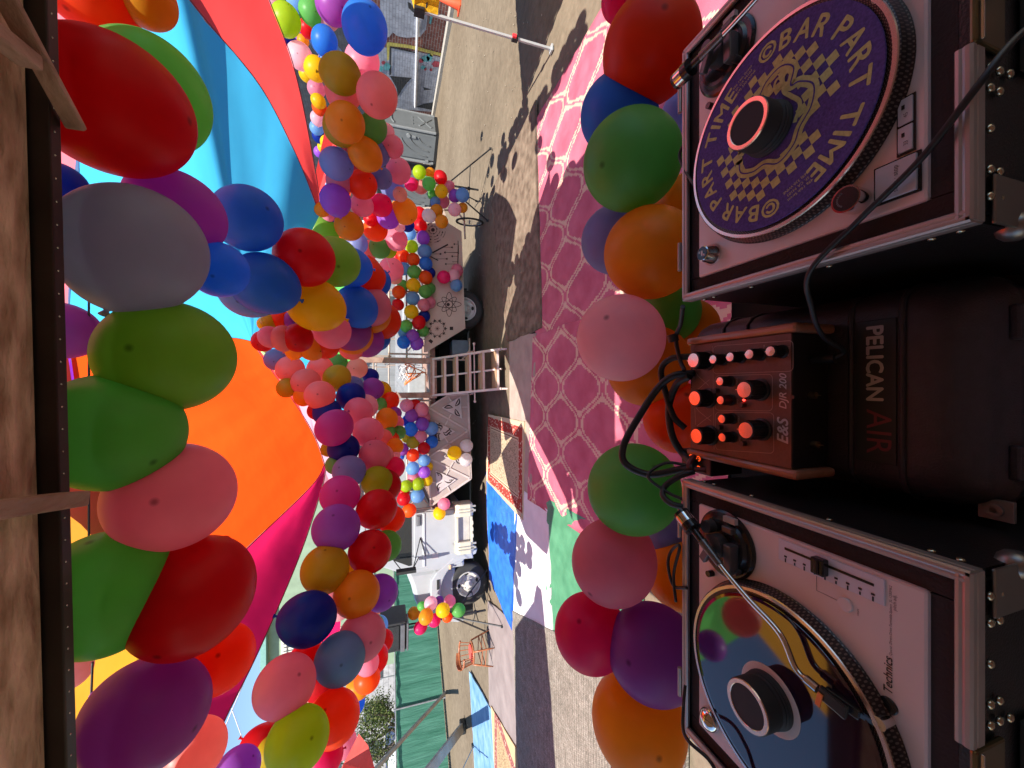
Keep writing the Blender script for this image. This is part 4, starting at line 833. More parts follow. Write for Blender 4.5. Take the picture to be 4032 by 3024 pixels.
# ------------------------------------------------------------------ turntables
silver = mat('deck_silver', (.74, .62, .585), .42, metal=.1, scale=5, var=.05, bump=.03, bscale=400); blk = mat('gloss_black', (.016, .014, .015), .25, var=.1); rubber = mat('matte_rubber', (.020, .018, .019), .7); button = mat('button_grey', (.52, .50, .52), .4, var=.06, scale=40)
PX = -.035; PZ = ZG - .006
def strobe_mat():
    m = mat('platter_edge', (.075, .05, .045), .35, metal=.6); nt = m.node_tree; b = nt.nodes['Principled BSDF']; L = nt.links
    tc = nt.nodes.new('ShaderNodeTexCoord'); sx_ = nt.nodes.new('ShaderNodeSeparateXYZ'); L.new(tc.outputs['Object'], sx_.inputs[0])
    at2 = nt.nodes.new('ShaderNodeMath'); at2.operation = 'ARCTAN2'; L.new(sx_.outputs[1], at2.inputs[0]); L.new(sx_.outputs[0], at2.inputs[1])
    ml = nt.nodes.new('ShaderNodeMath'); ml.operation = 'MULTIPLY'; ml.inputs[1].default_value = 170; L.new(at2.outputs[0], ml.inputs[0])
    sn = nt.nodes.new('ShaderNodeMath'); sn.operation = 'SINE'; L.new(ml.outputs[0], sn.inputs[0])
    cv = nt.nodes.new('ShaderNodeCombineXYZ'); 
    rl_ = nt.nodes.new('ShaderNodeVectorMath'); rl_.operation = 'LENGTH'; cx_ = nt.nodes.new('ShaderNodeCombineXYZ'); L.new(sx_.outputs[0], cx_.inputs[0]); L.new(sx_.outputs[1], cx_.inputs[1]); L.new(cx_.outputs[0], rl_.inputs[0])
    m2 = nt.nodes.new('ShaderNodeMath'); m2.operation = 'MULTIPLY'; m2.inputs[1].default_value = 2 * math.pi / .0033; L.new(rl_.outputs['Value'], m2.inputs[0])
    s2 = nt.nodes.new('ShaderNodeMath'); s2.operation = 'SINE'; L.new(m2.outputs[0], s2.inputs[0])
    pr2 = nt.nodes.new('ShaderNodeMath'); pr2.operation = 'MULTIPLY'; L.new(sn.outputs[0], pr2.inputs[0]); L.new(s2.outputs[0], pr2.inputs[1])
    gt2 = nt.nodes.new('ShaderNodeMath'); gt2.operation = 'GREATER_THAN'; gt2.inputs[1].default_value = .35; L.new(pr2.outputs[0], gt2.inputs[0])
    mx = nt.nodes.new('ShaderNodeMix'); mx.data_type = 'RGBA'; mx.inputs['A'].default_value = (.035, .024, .022, 1); mx.inputs['B'].default_value = (.17, .13, .11, 1); L.new(gt2.outputs[0], mx.inputs['Factor']); L.new(mx.outputs['Result'], b.inputs['Base Color']); return m
def turntable(cx, cy, label, parked):
    t = thing('turntable', label, 'turntable', (cx, cy, PZ), 0, 'direct drive turntables')
    p = MB(); p.box((0, 0, -.022), (.452, .352, .044)); p.build('plinth', silver, t, .004)
    p = MB(); p.lathe([(.165, .0005), (.1705, .001), (.1685, .004), (.1650, .0175), (.1635, .0185), (.158, .0185), (0, .0185)], n=120); q = p.build('platter', strobe_mat(), t, loc=(PX, .005, 0))
    p = MB(); p.lathe([(.1635, .0187), (.1625, .0205), (.1575, .0205), (.1570, .0187)], n=120); p.build('platter_lip', mat('lip_metal', (.62, .50, .46), .25, metal=.9), t, loc=(PX, .005, 0))
    # tonearm base
    bx, by = .170, .108
    p = MB(); p.lathe([(.062, 0), (.062, .003), (.058, .006), (.050, .0065), (.046, .012), (.040, .013), (0, .013)], (bx, by, 0), n=48); ab = p.build('arm_base', blk, t)
    p = MB(); p.cyl((bx, by, .012), (bx, by, .034), .021, n=24); p.box((bx - .012, by - .03, .022), (.05, .016, .02)); p.cyl((bx + .028, by + .02, .010), (bx + .028, by + .02, .030), .012, n=20); p.box((bx + .036, by - .022, .018), (.012, .022, .012)); p.cyl((bx - .035, by - .035, .008), (bx - .035, by - .035, .022), .006, n=12); p.bar((bx, by - .005, .044), (bx - .03, by + .015, .04), .014, .01); p.build('gimbal', mat('arm_grey', (.10, .09, .09), .35, metal=.5), ab, .002)
    p = MB(); p.box((bx + .052, by - .02, .012), (.010, .025, .008)); p.build('lever', mat('lever_pale', (.45, .38, .36), .4), ab)
    piv = Vector((bx, by, .046))
    tip = Vector((PX + .085, -.070, .040)) if not parked else Vector((bx + .0, by - .215, .040))
    d = (tip - piv).normalized(); sd = Vector((d.y, -d.x, 0))
    pts = spline([piv + d * .01, piv + d * .05, piv + d * .10 + sd * (-.004), piv + d * .155 + sd * (-.012), tip + sd * .006 - d * .02, tip], 8)
    p = MB(); p.tube(pts, .0042, 10); arm = p.build('tonearm', chrome, t)
    p = MB(); p.cyl(piv - d * .012, piv + d * .035, .0085, .0065, n=16); p.build('arm_collar', mat('arm_collar', (.16, .15, .15), .3, metal=.7), arm)
    cw = MB(); cw.cyl(piv - d * .070, piv - d * .052, .0155, n=28); cw.build('counterweight', chrome, arm, .001)
    cw = MB(); cw.cyl(piv - d * .052, piv - d * .038, .0165, n=28); cw.cyl(piv - d * .076, piv - d * .070, .0155, n=28); cw.cyl(piv - d * .038, piv - d * .005, .007, n=14); cw.build('weight_dial', blk, arm, .001)
    hd_ = pts[-1] - pts[-3]; hd_.normalize(); hs = MB(); hs.cyl(tip - hd_ * .006, tip + hd_ * .010, .0062, n=16); hs.build('arm_socket', chrome, arm)
    hs = MB(); e = tip + hd_ * .012; hs.bar(e, e + hd_ * .034, .018, .006); hs.bar(e + hd_ * .002 + Vector((0, 0, -.008)), e + hd_ * .040 + Vector((0, 0, -.015)), .013, .008); hsh = hs.build('headshell', blk, arm, .0015)
    hs = MB(); n_ = Vector((hd_.y, -hd_.x, 0)); hs.bar(e + hd_ * .004 + Vector((0, 0, .004)), e + hd_ * .004 + n_ * .018 + Vector((0, 0, .005)), .006, .0025); hs.build('finger_lift', mat('orange_tab', (.85, .22, .05), .4), hsh)
    hs = MB(); hs.bar(e + hd_ * .030 + Vector((0, 0, -.012)), e + hd_ * .060 + Vector((0, 0, -.026)), .006, .005); hs.build('cartridge', mat('cartridge_blue', (.08, .14, .20), .3), hsh)
    # cue lever peg, controls
    p = MB(); p.cyl((.10, .140, 0), (.10, .140, .012), .006, n=14); p.build('rest_peg', blk, t)
    p = MB(); p.box((-.188, -.147, .0012), (.050, .047, .0028)); q = p.build('button_frame', blk, t, .001); p = MB(); p.box((-.188, -.147, .0036), (.044, .041, .004)); sb = p.build('start_button', button, q, .001)
    lettering('lettering', 'start \u00b7 stop', .0075, mat('print_grey', (.10, .09, .10), .6), sb, Matrix.Translation((-.188, -.150, .0059)), centre=True)
    p = MB(); p.box((-.126, -.156, .0008), (.070, .018, .0018)); q = p.build('button_frame', blk, t)
    for k, s_ in enumerate(('33', '45')):
        p = MB(); p.box((-.143 + k * .034, -.156, .0026), (.031, .014, .003)); sb = p.build('speed_button', button, q, .0008); lettering('lettering', s_, .006, mat('print_grey', (.1, .09, .1), .6), sb, Matrix.Translation((-.143 + k * .034 - .006, -.159, .0045)), centre=True)
        p = MB(); p.box((-.138 + k * .034, -.1545, .0044), (.005, .003, .0006)); p.build('speed_lamp', blk, sb)
    p = MB(); p.cyl((-.196, -.104, 0), (-.196, -.104, .024), .0165, .0175, n=36); q = p.build('power_knob', chrome, t, .001); p = MB(); p.cyl((-.196, -.104, .0236), (-.196, -.104, .0249), .0150, n=36); p.build('knob_cap', blk, q)
    p = MB()
    for i in range(9): a = R(25 + i * 16); p.bar((-.196 + .0085 * math.cos(a), -.104 + .0085 * math.sin(a), .02505), (-.196 + .0105 * math.cos(a), -.104 + .0105 * math.sin(a), .02505), .0018, .0003)
    p.build('cap_print', mat('print_dim', (.13, .13, .13), .5), q)
    p = MB()
    for i in range(4):
        for j in range(3): p.box((-.182 + i * .006, -.122 + .0 + j * .004 - .002, .0006), (.0025, .0018, .0004))
    # pitch slider at the right side
    p = MB(); p.box((.203, -.065, .001), (.034, .140, .003)); sl_ = p.build('pitch_plate', mat('slider_pale', (.66, .62, .66), .4, var=.03), t, .001)
    p = MB(); p.box((.208, -.065, .0028), (.0035, .118, .0012)); p.build('slider_slot', blk, sl_)
    p = MB()
    for k in range(9): p.box((.1895, -.065 + (k - 4) * .0145, .0028), (.006 if k % 2 == 0 else .004, .0016, .0008)); p.box((.1955, -.065 + (k - 4) * .0145, .0028), (.0025, .004, .0008))
    p.build('scale_mark', rubber, sl_)
    p = MB(); p.box((.205, -.061, .008), (.024, .018, .013)); p.box((.205, -.061, .0155), (.022, .006, .004)); p.build('slider_knob', blk, sl_, .002)
    p = MB(); p.lathe([(.0095, 0), (.0095, .002), (.0085, .0035), (0, .004)], (.164, -.090, 0), n=28); p.build('reset_button', silver, t)
    p = MB(); p.tube([(.186, -.052, .0003), (.164, -.052, .0003), (.164, -.080, .0003)], .0003, 4); p.build('print_line', mat('print_grey', (.1, .09, .1), .6), t)
    # cue light and its socket on the front edge
    p = MB(); p.slathe([(.010, 0), (.010, .0015), (.0085, .0022), (0, .0022)], (.062, -.138, 0), n=24); p.cyl((.062, -.138, .002), (.062, -.138, .003), .004, n=14); p.build('lamp_socket', blk, t)
    p = MB(); p.cyl((.044, -.138, 0), (.044, -.138, .020), .0078, n=24); p.build('cue_lamp', chrome, t, .001)
    pm = mat('print_dark', (.12, .09, .09), .6)
    lettering('lettering', 'Technics', .0125, mat('print_black', (.03, .025, .025), .5), t, Matrix.Translation((.078, -.142, .0004)), bold=.01, shear=.15, width=.046)
    lettering('lettering', 'Quartz  Direct Drive Turntable System  SL-1200MK2', .0055, pm, t, Matrix.Translation((.127, -.1415, .0004)), width=.088)
    lettering('lettering', 'pitch adj.', .0055, pm, t, Matrix.Translation((.186, -.146, .0004))); lettering('lettering', 'reset', .0045, pm, t, Matrix.Translation((.157, -.106, .0004)))
    return t
turntable(*RC, 'silver turntable carrying the purple mat with yellow lettering', True)
turntable(*LC, 'silver turntable carrying the glossy colourful record, tonearm swung over', False)
# adapters at the rear left corners
t = thing('record_adapter', 'dark topped conical adapter on the rear corner of the turntable with purple mat', 'adapter', (RC[0] - .190, RC[1] + .140, PZ)); p = MB(); p.lathe([(.021, 0), (.020, .003), (.013, .022), (.014, .024), (.0125, .0255)], n=36); p.build('adapter_body', chrome, t); p = MB(); p.cyl((0, 0, .0245), (0, 0, .0262), .0122, n=30); p.build('top_disc', blk, t)
p = MB(); p.box((0, 0, .0265), (.010, .004, .0005)); p.box((.003, .006, .0265), (.004, .003, .0005)); p.box((-.004, -.005, .0265), (.004, .003, .0005)); p.build('top_print', mat('print_white', (.7, .7, .7), .5), t)
t = thing('record_adapter', 'plain chrome domed adapter on the rear corner of the turntable with the glossy record', 'adapter', (LC[0] - .190, LC[1] + .145, PZ)); p = MB(); p.slathe([(.021, 0), (.0205, .004), (.017, .011), (.010, .016), (0, .0175)], n=36); p.build('dome', chrome, t)

# ------------------------------------------------------------------ mat, record, weights
C_R = Vector((RC[0] + PX, RC[1] + .005, PZ + .0206)); C_L = Vector((LC[0] + PX, LC[1] + .005, PZ + .0206))
felt = mat('purple_felt', (.115, .075, .26), .95, scale=300, var=.25, bump=.3, bscale=800, spec=.1); yel = mat('print_yellow', (.56, .52, .21), .9, scale=200, var=.15, spec=.1)
t = thing('slipmat', 'purple felt slipmat printed with yellow lettering, checks and a squiggle', 'slipmat', C_R); RM = .152
p = MB(); p.lathe([(0, .0022), (RM - .0005, .0022), (RM, .0016), (RM, 0), (0, 0)], n=120); p.build('felt_disc', felt, t)
zt = .0026
def arc_text(txt, a_start, r0, size, sweep):
    adv = []; ms = []
    for ch in txt:
        if ch == ' ': adv.append(size * .32); ms.append(None); continue
        me = embolden(text_mesh(ch, size, yel), .022 * size, yel); xs = [v.co.x for v in me.vertices]; x0, x1 = min(xs), max(xs)
        for v in me.vertices: v.co.x -= x0
        adv.append((x1 - x0) + size * .13); ms.append(me)
    tot = sum(adv); k = sweep * r0 / tot; pos = 0; objs = MB()
    for a, me in zip(adv, ms):
        if me:
            aa = a_start - (pos + 0) / r0 * 1.0 * k
            o0 = len(objs.v)
            for v in me.vertices:
                th = a_start - (pos + v.co.x) * k / r0; rr = r0 + v.co.y; objs.v.append((rr * math.cos(th), rr * math.sin(th), zt + v.co.z))
            for f in me.polygons: objs.face([o0 + i for i in f.vertices])
            bpy.data.meshes.remove(me)
        pos += a
    return objs
for k in (0, 1):
    ob = arc_text('\u00a9BAR PART TIME', R(8 + 180 * k), .114, .036, R(160)); ob.build('lettering', yel, t)
ck = MB(); s_ = .0135; n = 12
for i in range(-n, n):
    for j in range(-n, n):
        if (i + j) % 2: continue
        c = Vector(((i + .5) * s_, (j + .5) * s_, 0)); c = Vector((c.x * .94 - c.y * .34, c.x * .34 + c.y * .94, 0))
        wob = .010 * math.sin(5 * math.atan2(c.y, c.x) + .6)
        if .058 + wob * .8 < c.length < .101 + wob * .25 and abs(math.cos(math.atan2(c.y, c.x) + .35)) > .14:
            h = s_ / 2 * 1.02; ck.flat([(c.x + (u * .94 - v * .34) * h, c.y + (u * .34 + v * .94) * h, zt) for u, v in ((-1, -1), (1, -1), (1, 1), (-1, 1))])
ck.build('check_print', yel, t)
def ribbon(mb, pts, w_, z, close=False):
    P = pts; n = len(P); o = len(mb.v)
    for i in range(n):
        a = P[(i - 1) % n] if close or i > 0 else P[i]; b_ = P[(i + 1) % n] if close or i < n - 1 else P[i]; d = (b_ - a).normalized(); nn = Vector((-d.y, d.x, 0)) * w_ / 2
        mb.v += [(P[i].x + nn.x, P[i].y + nn.y, z), (P[i].x - nn.x, P[i].y - nn.y, z)]
    for i in range(n if close else n - 1): a, b_ = o + 2 * i, o + 2 * ((i + 1) % n); mb.face((a, a + 1, b_ + 1, b_))
def pol(lst): return [Vector((r * math.cos(R(a)), r * math.sin(R(a)), 0)) for a, r in lst]
sq = spline(pol([(100, .050), (70, .056), (52, .074), (36, .072), (24, .058), (14, .066), (2, .080), (-14, .088), (-30, .080), (-38, .058), (-50, .064), (-72, .072), (-95, .066), (-118, .056), (-140, .062), (-165, .064), (-188, .052), (-208, .060), (-230, .066), (-250, .058)]), 8)
p = MB(); ribbon(p, sq, .0140, zt + .0004); 
for q in (sq[0], sq[-1]): p.flat([(q.x + .007 * math.cos(a), q.y + .007 * math.sin(a), zt + .0004) for a in [i * .5236 for i in range(12)]])
lp = spline(pol([(60, .040), (30, .046), (0, .055), (-20, .064), (-30, .050), (-52, .046), (-80, .050), (-110, .044)]), 8); ribbon(p, lp, .006, zt + .0004)
for a, r in ((-14, .064), (-26, .068)):
    c = pol([(a, r)])[0]; ribbon(p, [c + Vector((.008 * math.cos(u), .0055 * math.sin(u), 0)) for u in [i * math.pi / 10 for i in range(20)]], .004, zt + .0008, True)
p.build('squiggle_print', yel, t); p = MB(); ribbon(p, sq[2:-2], .0022, zt + .0008); p.build('squiggle_line', felt, t)
for k in (0, 1):
    for j, s_ in enumerate(('496 14th Street', 'SF, CA 94103', '(669) 330-WINE')):
        a = R(22 + 180 * k); M_ = Matrix.Rotation(a - math.pi / 2, 4, 'Z') @ Matrix.Translation((0, .128 - j * .0075, zt)); lettering('lettering', s_, .0062, yel, t, M_, centre=True)
t = thing('record', 'glossy dark record mirroring the balloons above it', 'record', C_L)
vin = mat('vinyl_gloss', (.022, .006, .020), .05, spec=.7, coat=.4, var=.05); b = vin.node_tree.nodes['Principled BSDF']; b.inputs['IOR'].default_value = 1.6; b.inputs['Coat IOR'].default_value = 1.5
p = MB(); p.lathe([(0, .0022), (.146, .0022), (.151, .0018), (.1515, .001), (.150, 0), (0, 0)], n=140); p.build('vinyl_disc', vin, t)
p = MB(); p.lathe([(0, .0026), (.050, .0026), (.050, .0022)], n=60); p.build('centre_label', mat('label_white', (.72, .66, .62), .6, var=.04), t)
def weight(c, label):
    t = thing('record_weight', label, 'record weight', c, 0, 'record weights'); p = MB()
    p.lathe([(.0400, .0), (.0400, .003), (.0385, .006), (.0390, .008), (.0375, .010), (.0382, .013), (.0360, .016), (.0372, .020), (.0372, .044), (.0355, .046), (.0330, .0462), (.0, .0462)], n=64); b_ = p.build('weight_body', rubber, t)
    p = MB(); p.lathe([(.0362, .0455), (.0355, .0472), (.0300, .0472), (.0292, .0463)], n=64); p.build('top_ring', mat('copper_ring', (.80, .50, .38), .25, metal=.9, var=.05, scale=60), t); return t
weight(C_R + Vector((0, 0, .0032)), 'black record weight with copper ring standing on the purple mat'); weight(C_L + Vector((0, 0, .0028)), 'black record weight with copper ring standing on the glossy record')

# ------------------------------------------------------------------ carrying case and mixer
pel = mat('case_plastic', (.042, .030, .038), .40, scale=60, bump=.15, bscale=350, var=.15)
t = thing('carrying_case', 'black ribbed plastic carrying case lying between the two flight cases', 'case', (-.012, .575, 1.40)); PZt = .23
def rrect(hx, hy, r, n=7):
    o_ = []
    for cx_, cy_, a0 in ((hx - r, hy - r, 0), (-hx + r, hy - r, 90), (-hx + r, -hy + r, 180), (hx - r, -hy + r, 270)):
        for i in range(n + 1): a = R(a0 + 90 * i / n); o_.append((cx_ + r * math.cos(a), cy_ + r * math.sin(a)))
    return o_
def shell(levels, name, m, par):
    p = MB(); k = None
    for hx, hy, r, z in levels:
        q = rrect(hx, hy, r); k = len(q); p.v += [(x, y, z) for x, y in q]
    for L_ in range(len(levels) - 1):
        for i in range(k): p.face((L_ * k + i, L_ * k + (i + 1) % k, (L_ + 1) * k + (i + 1) % k, (L_ + 1) * k + i), True)
    p.face(list(range((len(levels) - 1) * k, len(levels) * k)), True); return p.build(name, m, par)
shell([(.165, .262, .05, .0), (.172, .272, .05, .02), (.174, .275, .05, .12), (.178, .279, .05, .125), (.178, .279, .05, .145), (.173, .274, .05, .15), (.170, .270, .05, .185), (.160, .258, .05, .212), (.146, .243, .05, .226), (.130, .226, .05, .2295), (.10, .19, .05, .23)], 'shell', pel, t)
for y in (-.120, -.190, .085, .150):
    a_ = [(.174, y, .12), (.170, y, .187), (.158, y, .216), (.143, y, .2285), (.118, y, .2308)]; p = MB(); p.tube([(-x, y_, z_) for x, y_, z_ in a_] + a_[::-1], .0042, 6); p.build('rib', pel, t)
p = MB(); p.box((0, -.155, .2305), (.236, .056, .003)); lb = p.build('label_plate', mat('label_black', (.020, .022, .025), .45), t, .001)
MT = Matrix.Translation((.108, -.144, .2326)) @ Matrix.Rotation(math.pi, 4, 'Z')
lettering('lettering', 'PELICAN', .030, mat('letter_silver', (.50, .45, .46), .35, metal=.3), lb, MT, bold=.03, width=.124)
lettering('lettering', 'AIR', .030, mat('letter_red', (.20, .035, .05), .5), lb, Matrix.Translation((-.030, -.144, .2326)) @ Matrix.Rotation(math.pi, 4, 'Z'), width=.074)
for x in (-.10, .10): p = MB(); p.box((x, -.278, .13), (.05, .014, .06)); p.build('latch', pel, t, .004)
p = MB()
for x in (-.17, ): p.box((x, -.262, .16), (.03, .035, .008)); 
p.lathe([(.004, 0), (.009, 0), (.009, .004), (.004, .004)], (-.170, -.262, .165), n=16); p.build('padlock_eye', mat('eye_steel', (.3, .26, .26), .4, metal=.7), t, .001)
# mixer
MXc = Vector((-.030, .609, 1.632)); MW, MD, MH = .240, .236, .090
t = thing('rotary_mixer', 'brown rotary mixer with wooden cheeks and bright knob caps', 'mixer', MXc)
face = mat('mixer_brown', (.16, .075, .055), .45, scale=200, var=.12, bump=.06, bscale=900, metal=.15); cheek = mat('cheek_wood', (.34, .13, .065), .4, scale=7, stretch=(8, .5, 8), col2=(.46, .21, .12), coat=.3)
p = MB(); p.box((0, 0, MH / 2), (MW, MD, MH)); p.build('housing', mat('mixer_black', (.018, .014, .014), .4), t, .002)
p = MB(); p.box((0, 0, MH + .0012), (MW - .001, MD - .001, .0024)); p.build('face_plate', face, t)
for s_ in (-1, 1): p = MB(); q = [(s_ * (MW / 2 + .0008), -MD / 2 - .012, -.003), (s_ * (MW / 2 + .0008), MD / 2 + .010, -.003), (s_ * (MW / 2 + .0008), MD / 2 + .010, MH + .007), (s_ * (MW / 2 + .0008), -MD / 2 - .012, MH + .007)]; p.prism(q, (s_ * .017, 0, 0)); p.build('wood_cheek', cheek, t, .006)
cap = mat('knob_cap', (.85, .55, .45), .22, metal=.75, var=.03, scale=3); kb_ = mat('knob_black', (.012, .011, .011), .4)
cr5 = lambda x, y, h: onz(2620 + x * .3616, 1300 + y * .3616, MXc.z + MH + h) - MXc
def knob(x, y, r, h):
    q = cr5(x, y, h); z0 = MH + .0025; p = MB(); c = (q.x, q.y, 0)
    p.lathe([(r * 1.25, z0), (r * 1.25, z0 + .003), (r * 1.02, z0 + .005), (r, MH + h - .001), (r * .96, MH + h), (0, MH + h)], c, n=30)
    for i in range(18): a = i * math.pi / 9; p.box((q.x + r * 1.0 * math.cos(a), q.y + r * 1.0 * math.sin(a), MH + h * .5 + .003), (r * .16, r * .16, h * .75))
    k_ = p.build('knob', kb_, t); p = MB(); p.lathe([(r * .86, MH + h - .0005), (r * .86, MH + h + .0010), (0, MH + h + .0012)], c, n=30); p.box((q.x, q.y + r * .95, MH + h - .001), (.0012, r * .35, .002)); p.build('knob_cap', cap, k_)
for x, y in ((305, 328), (320, 742), (338, 1152)): knob(x, y, .0175, .041)
for x, y in ((858, 650), (875, 1090)): knob(x, y, .0170, .042)
for x, y in ((520, 318), (706, 292), (915, 262), (1145, 230)): knob(x, y, .0098, .031)
for x, y in ((595, 557), (602, 762), (615, 966), (620, 1168)): knob(x, y, .0094, .030)
for x, y in ((530, 660), (570, 1060), (815, 815), (822, 1235)):
    q = cr5(x, y, .013); p = MB(); p.cyl((q.x, q.y, MH + .002), (q.x, q.y, MH + .013), .0052, n=16); p.build('push_button', mat('button_brown', (.10, .045, .035), .5), t, .0008)
q = cr5(858, 760, .003); p = MB(); p.ball((q.x, q.y, MH + .0035), .0028, 10); led = bpy.data.materials.new('led_red'); led.use_nodes = True; e_ = led.node_tree.nodes['Principled BSDF']; e_.inputs['Base Color'].default_value = (.6, .02, .02, 1); e_.inputs['Emission Color'].default_value = (1, .04, .03, 1); e_.inputs['Emission Strength'].default_value = 1.5; p.build('led', led, t)
prn = mat('mixer_print', (.55, .40, .36), .6); p = MB(); zl = MH + .0027
def pline(pts, w_=.0007): ribbon(p, [Vector((q.x, q.y, 0)) for q in [cr5(x, y, .0027) for x, y in pts]], w_, zl)
def rbox(x0, y0, x1, y1, rr=45):
    o_ = []
    for cx_, cy_, a0 in ((x1 - rr, y1 - rr, 0), (x0 + rr, y1 - rr, 90), (x0 + rr, y0 + rr, 180), (x1 - rr, y0 + rr, 270)):
        for i in range(7): a = R(a0 + 15 * i); o_.append((cx_ + rr * math.cos(a), cy_ + rr * math.sin(a)))
    return o_ + [o_[0]]
def skew(pts): return [(x, 760 + (y - 760) * (.90 + .13 * (x - 250) / 1150)) for x, y in pts]
pline(skew(rbox(520, 130, 1390, 455))); pline(skew(rbox(540, 480, 1165, 880))); pline(skew(rbox(545, 900, 1180, 1340))); pline(skew([(515, 130), (530, 1340)])); pline(skew([(300, 180), (330, 430), (360, 480), (470, 590)])); pline(skew([(480, 520), (400, 590), (340, 650)])); pline(skew([(330, 850), (370, 900), (500, 1010)])); pline(skew([(500, 940), (420, 1000), (345, 1070)])); pline(skew([(300, 180), (310, 420)])); pline(skew([(320, 860), (330, 1060)]))
for (kx, ky) in ((1250, 230), (990, 262), (800, 292), (620, 318)):
    for i in range(9): a = R(40 + i * 35); pline([(kx + 75 * math.cos(a), ky + 62 * math.sin(a)), (kx + 84 * math.cos(a), ky + 69 * math.sin(a))], .001)
p.build('panel_line', prn, t)
def ml(txt, x, y, size, bold=0, shear=0, wd_=None, m=prn): q = cr5(x, y, .0027); lettering('lettering', txt, size, m, t, Matrix.Translation((q.x, q.y, zl + .0002)), bold, shear, width=wd_)
big = mat('mixer_letter', (.62, .50, .50), .5); ml('E&S', 1335, 1240, .022, .02, .25, .047, big); ml('DJR 200', 1318, 858, .0175, .012, .25, .064, big)
ml('PHONES', 1352, 282, .0048); ml('TREBLE', 786, 600, .0045); ml('BASS', 794, 800, .0045); ml('TREBLE', 806, 1012, .0045); ml('BASS', 818, 1212, .0045); ml('CHAN 2', 1133, 715, .0055); ml('CHAN 1', 1150, 1170, .0055); ml('CUE', 1095, 350, .005); ml('MIX', 1085, 205, .005)
p = MB()
for k in range(9): q = cr5(282, 430 + k * 24, .0027); p.box((q.x, q.y, zl), (.004, .002, .0006))
p.build('vent_slot', blk, t)
p = MB(); sc_ = cr5(1388, 728, .003); p.cyl((sc_.x, sc_.y, MH + .002), (sc_.x, sc_.y, MH + .0045), .0035, n=14); p.build('screw', mat('screw_dark', (.10, .08, .08), .3, metal=.8), t)
for x, z in ((-.078, .040), (.010, .046)): p = MB(); p.cyl((x, -MD / 2, z), (x, -MD / 2 - .010, z), .006, n=16); p.box((x, -MD / 2 - .012, z), (.002, .012, .002)); p.build('toggle', mat('toggle_brass', (.35, .27, .16), .3, metal=.9), t)
for x in (-.10, -.078, -.056, -.034): p = MB(); p.cyl((x, MD / 2, .055), (x, MD / 2 + .012, .055), .0048, n=12); p.build('rear_jack', mat('jack_white', (.75, .72, .70), .4), t); p = MB(); p.cyl((.052, MD / 2, .055), (.052, MD / 2 + .014, .055), .0055, n=12); p.build('rear_jack', mat('jack_red', (.60, .08, .06), .4), t)
# phono box
t = thing('phono_box', 'small black box with four round sockets beside the mixer', 'box', (-.180, .715, 1.632)); p = MB(); p.box((0, 0, .045), (.050, .090, .09)); p.build('housing', mat('box_dim', (.045, .03, .035), .5), t, .003)
for x in (-.011, .011):
    for y in (-.012, .010): p = MB(); p.lathe([(.0062, .09), (.0062, .0975), (.0042, .0975), (.0042, .092), (.0016, .092), (.0016, .096), (0, .096)], (x, y - .005, 0), n=18); p.build('socket', chrome, t)
# ------------------------------------------------------------------ cables
cab_ = mat('cable_black', (.014, .012, .013), .45)
def cable(name, pts, r, label, m=cab_, ends=None):
    P = spline(pts, 12); p = MB(); p.tube(P, r, 9); org = P[0]; t = thing(name, label, 'cable', org); wbuild(p, 'cord', m, t)
    for q0, q1, rr in (ends or []): p = MB(); p.cyl(q0, q1, rr, n=14); wbuild(p, 'plug', m, t)
    return t
j0 = MXc + Vector((.074, -MD / 2 - .004, .040))
cable('headphone_cable', [j0 + Vector((0, -.03, 0)), j0 + Vector((.012, -.045, .0)), j0 + Vector((.035, -.045, .05)), Vector((.120, .43, 1.765)), Vector((.165, .405, 1.806)), Vector((.215, .345, 1.806)), Vector((.262, .280, 1.808)), Vector((.315, .235, 1.806)), Vector((.362, .218, 1.775)), Vector((.42, .20, 1.70))], .0038, 'thin black headphone cable lying across the flight case of the purple-mat turntable', ends=[(j0 + Vector((0, .006, 0)), j0 + Vector((0, -.034, 0)), .0085), (j0 + Vector((0, .014, 0)), j0 + Vector((0, .004, 0)), .0105)])
cable('audio_cable', [dat(1500, 806, .885), dat(1455, 812, .90), dat(1420, 840, .92), dat(1380, 900, .93), dat(1348, 960, .93), dat(1350, 1000, .92), dat(1400, 1025, .90), dat(1465, 1015, .87), dat(1500, 1010, .84)], .0085, 'thick black cable looping forward from the mixer over the balloons')
cable('audio_cable', [dat(1495, 770, .885), dat(1450, 775, .92), dat(1428, 800, .94), dat(1438, 850, .94), dat(1455, 900, .93), dat(1480, 925, .92)], .0075, 'black cable bunched behind the mixer, brightly cut by orange balloons')
cable('audio_cable', [dat(1490, 812, .88), dat(1462, 830, .92), dat(1445, 880, .94), dat(1452, 940, .93), dat(1475, 980, .92), dat(1500, 1000, .88)], .0085, 'black cable hanging in a low loop behind the mixer knobs')
cable('audio_cable', [dat(1475, 662, .82), dat(1470, 700, .87), dat(1460, 730, .90), dat(1468, 775, .90), dat(1478, 800, .885)], .005, 'thin black lead dropping from the purple-mat flight case to the mixer', ends=[(dat(1452, 722, .90), dat(1456, 738, .90), .012)])
cable('audio_cable', [dat(1500, 1018, .84), dat(1465, 1030, .85), dat(1437, 1050, .86), dat(1432, 1070, .85), dat(1450, 1088, .83), dat(1475, 1095, .82)], .0065, 'short black lead curling from the small socket box to the record flight case')
cable('audio_cable', [dat(1505, 1010, .84), dat(1440, 1000, .88), dat(1400, 1028, .88), dat(1440, 1062, .85), dat(1478, 1080, .82)], .0035, 'thin black wire fanning out from the small socket box')
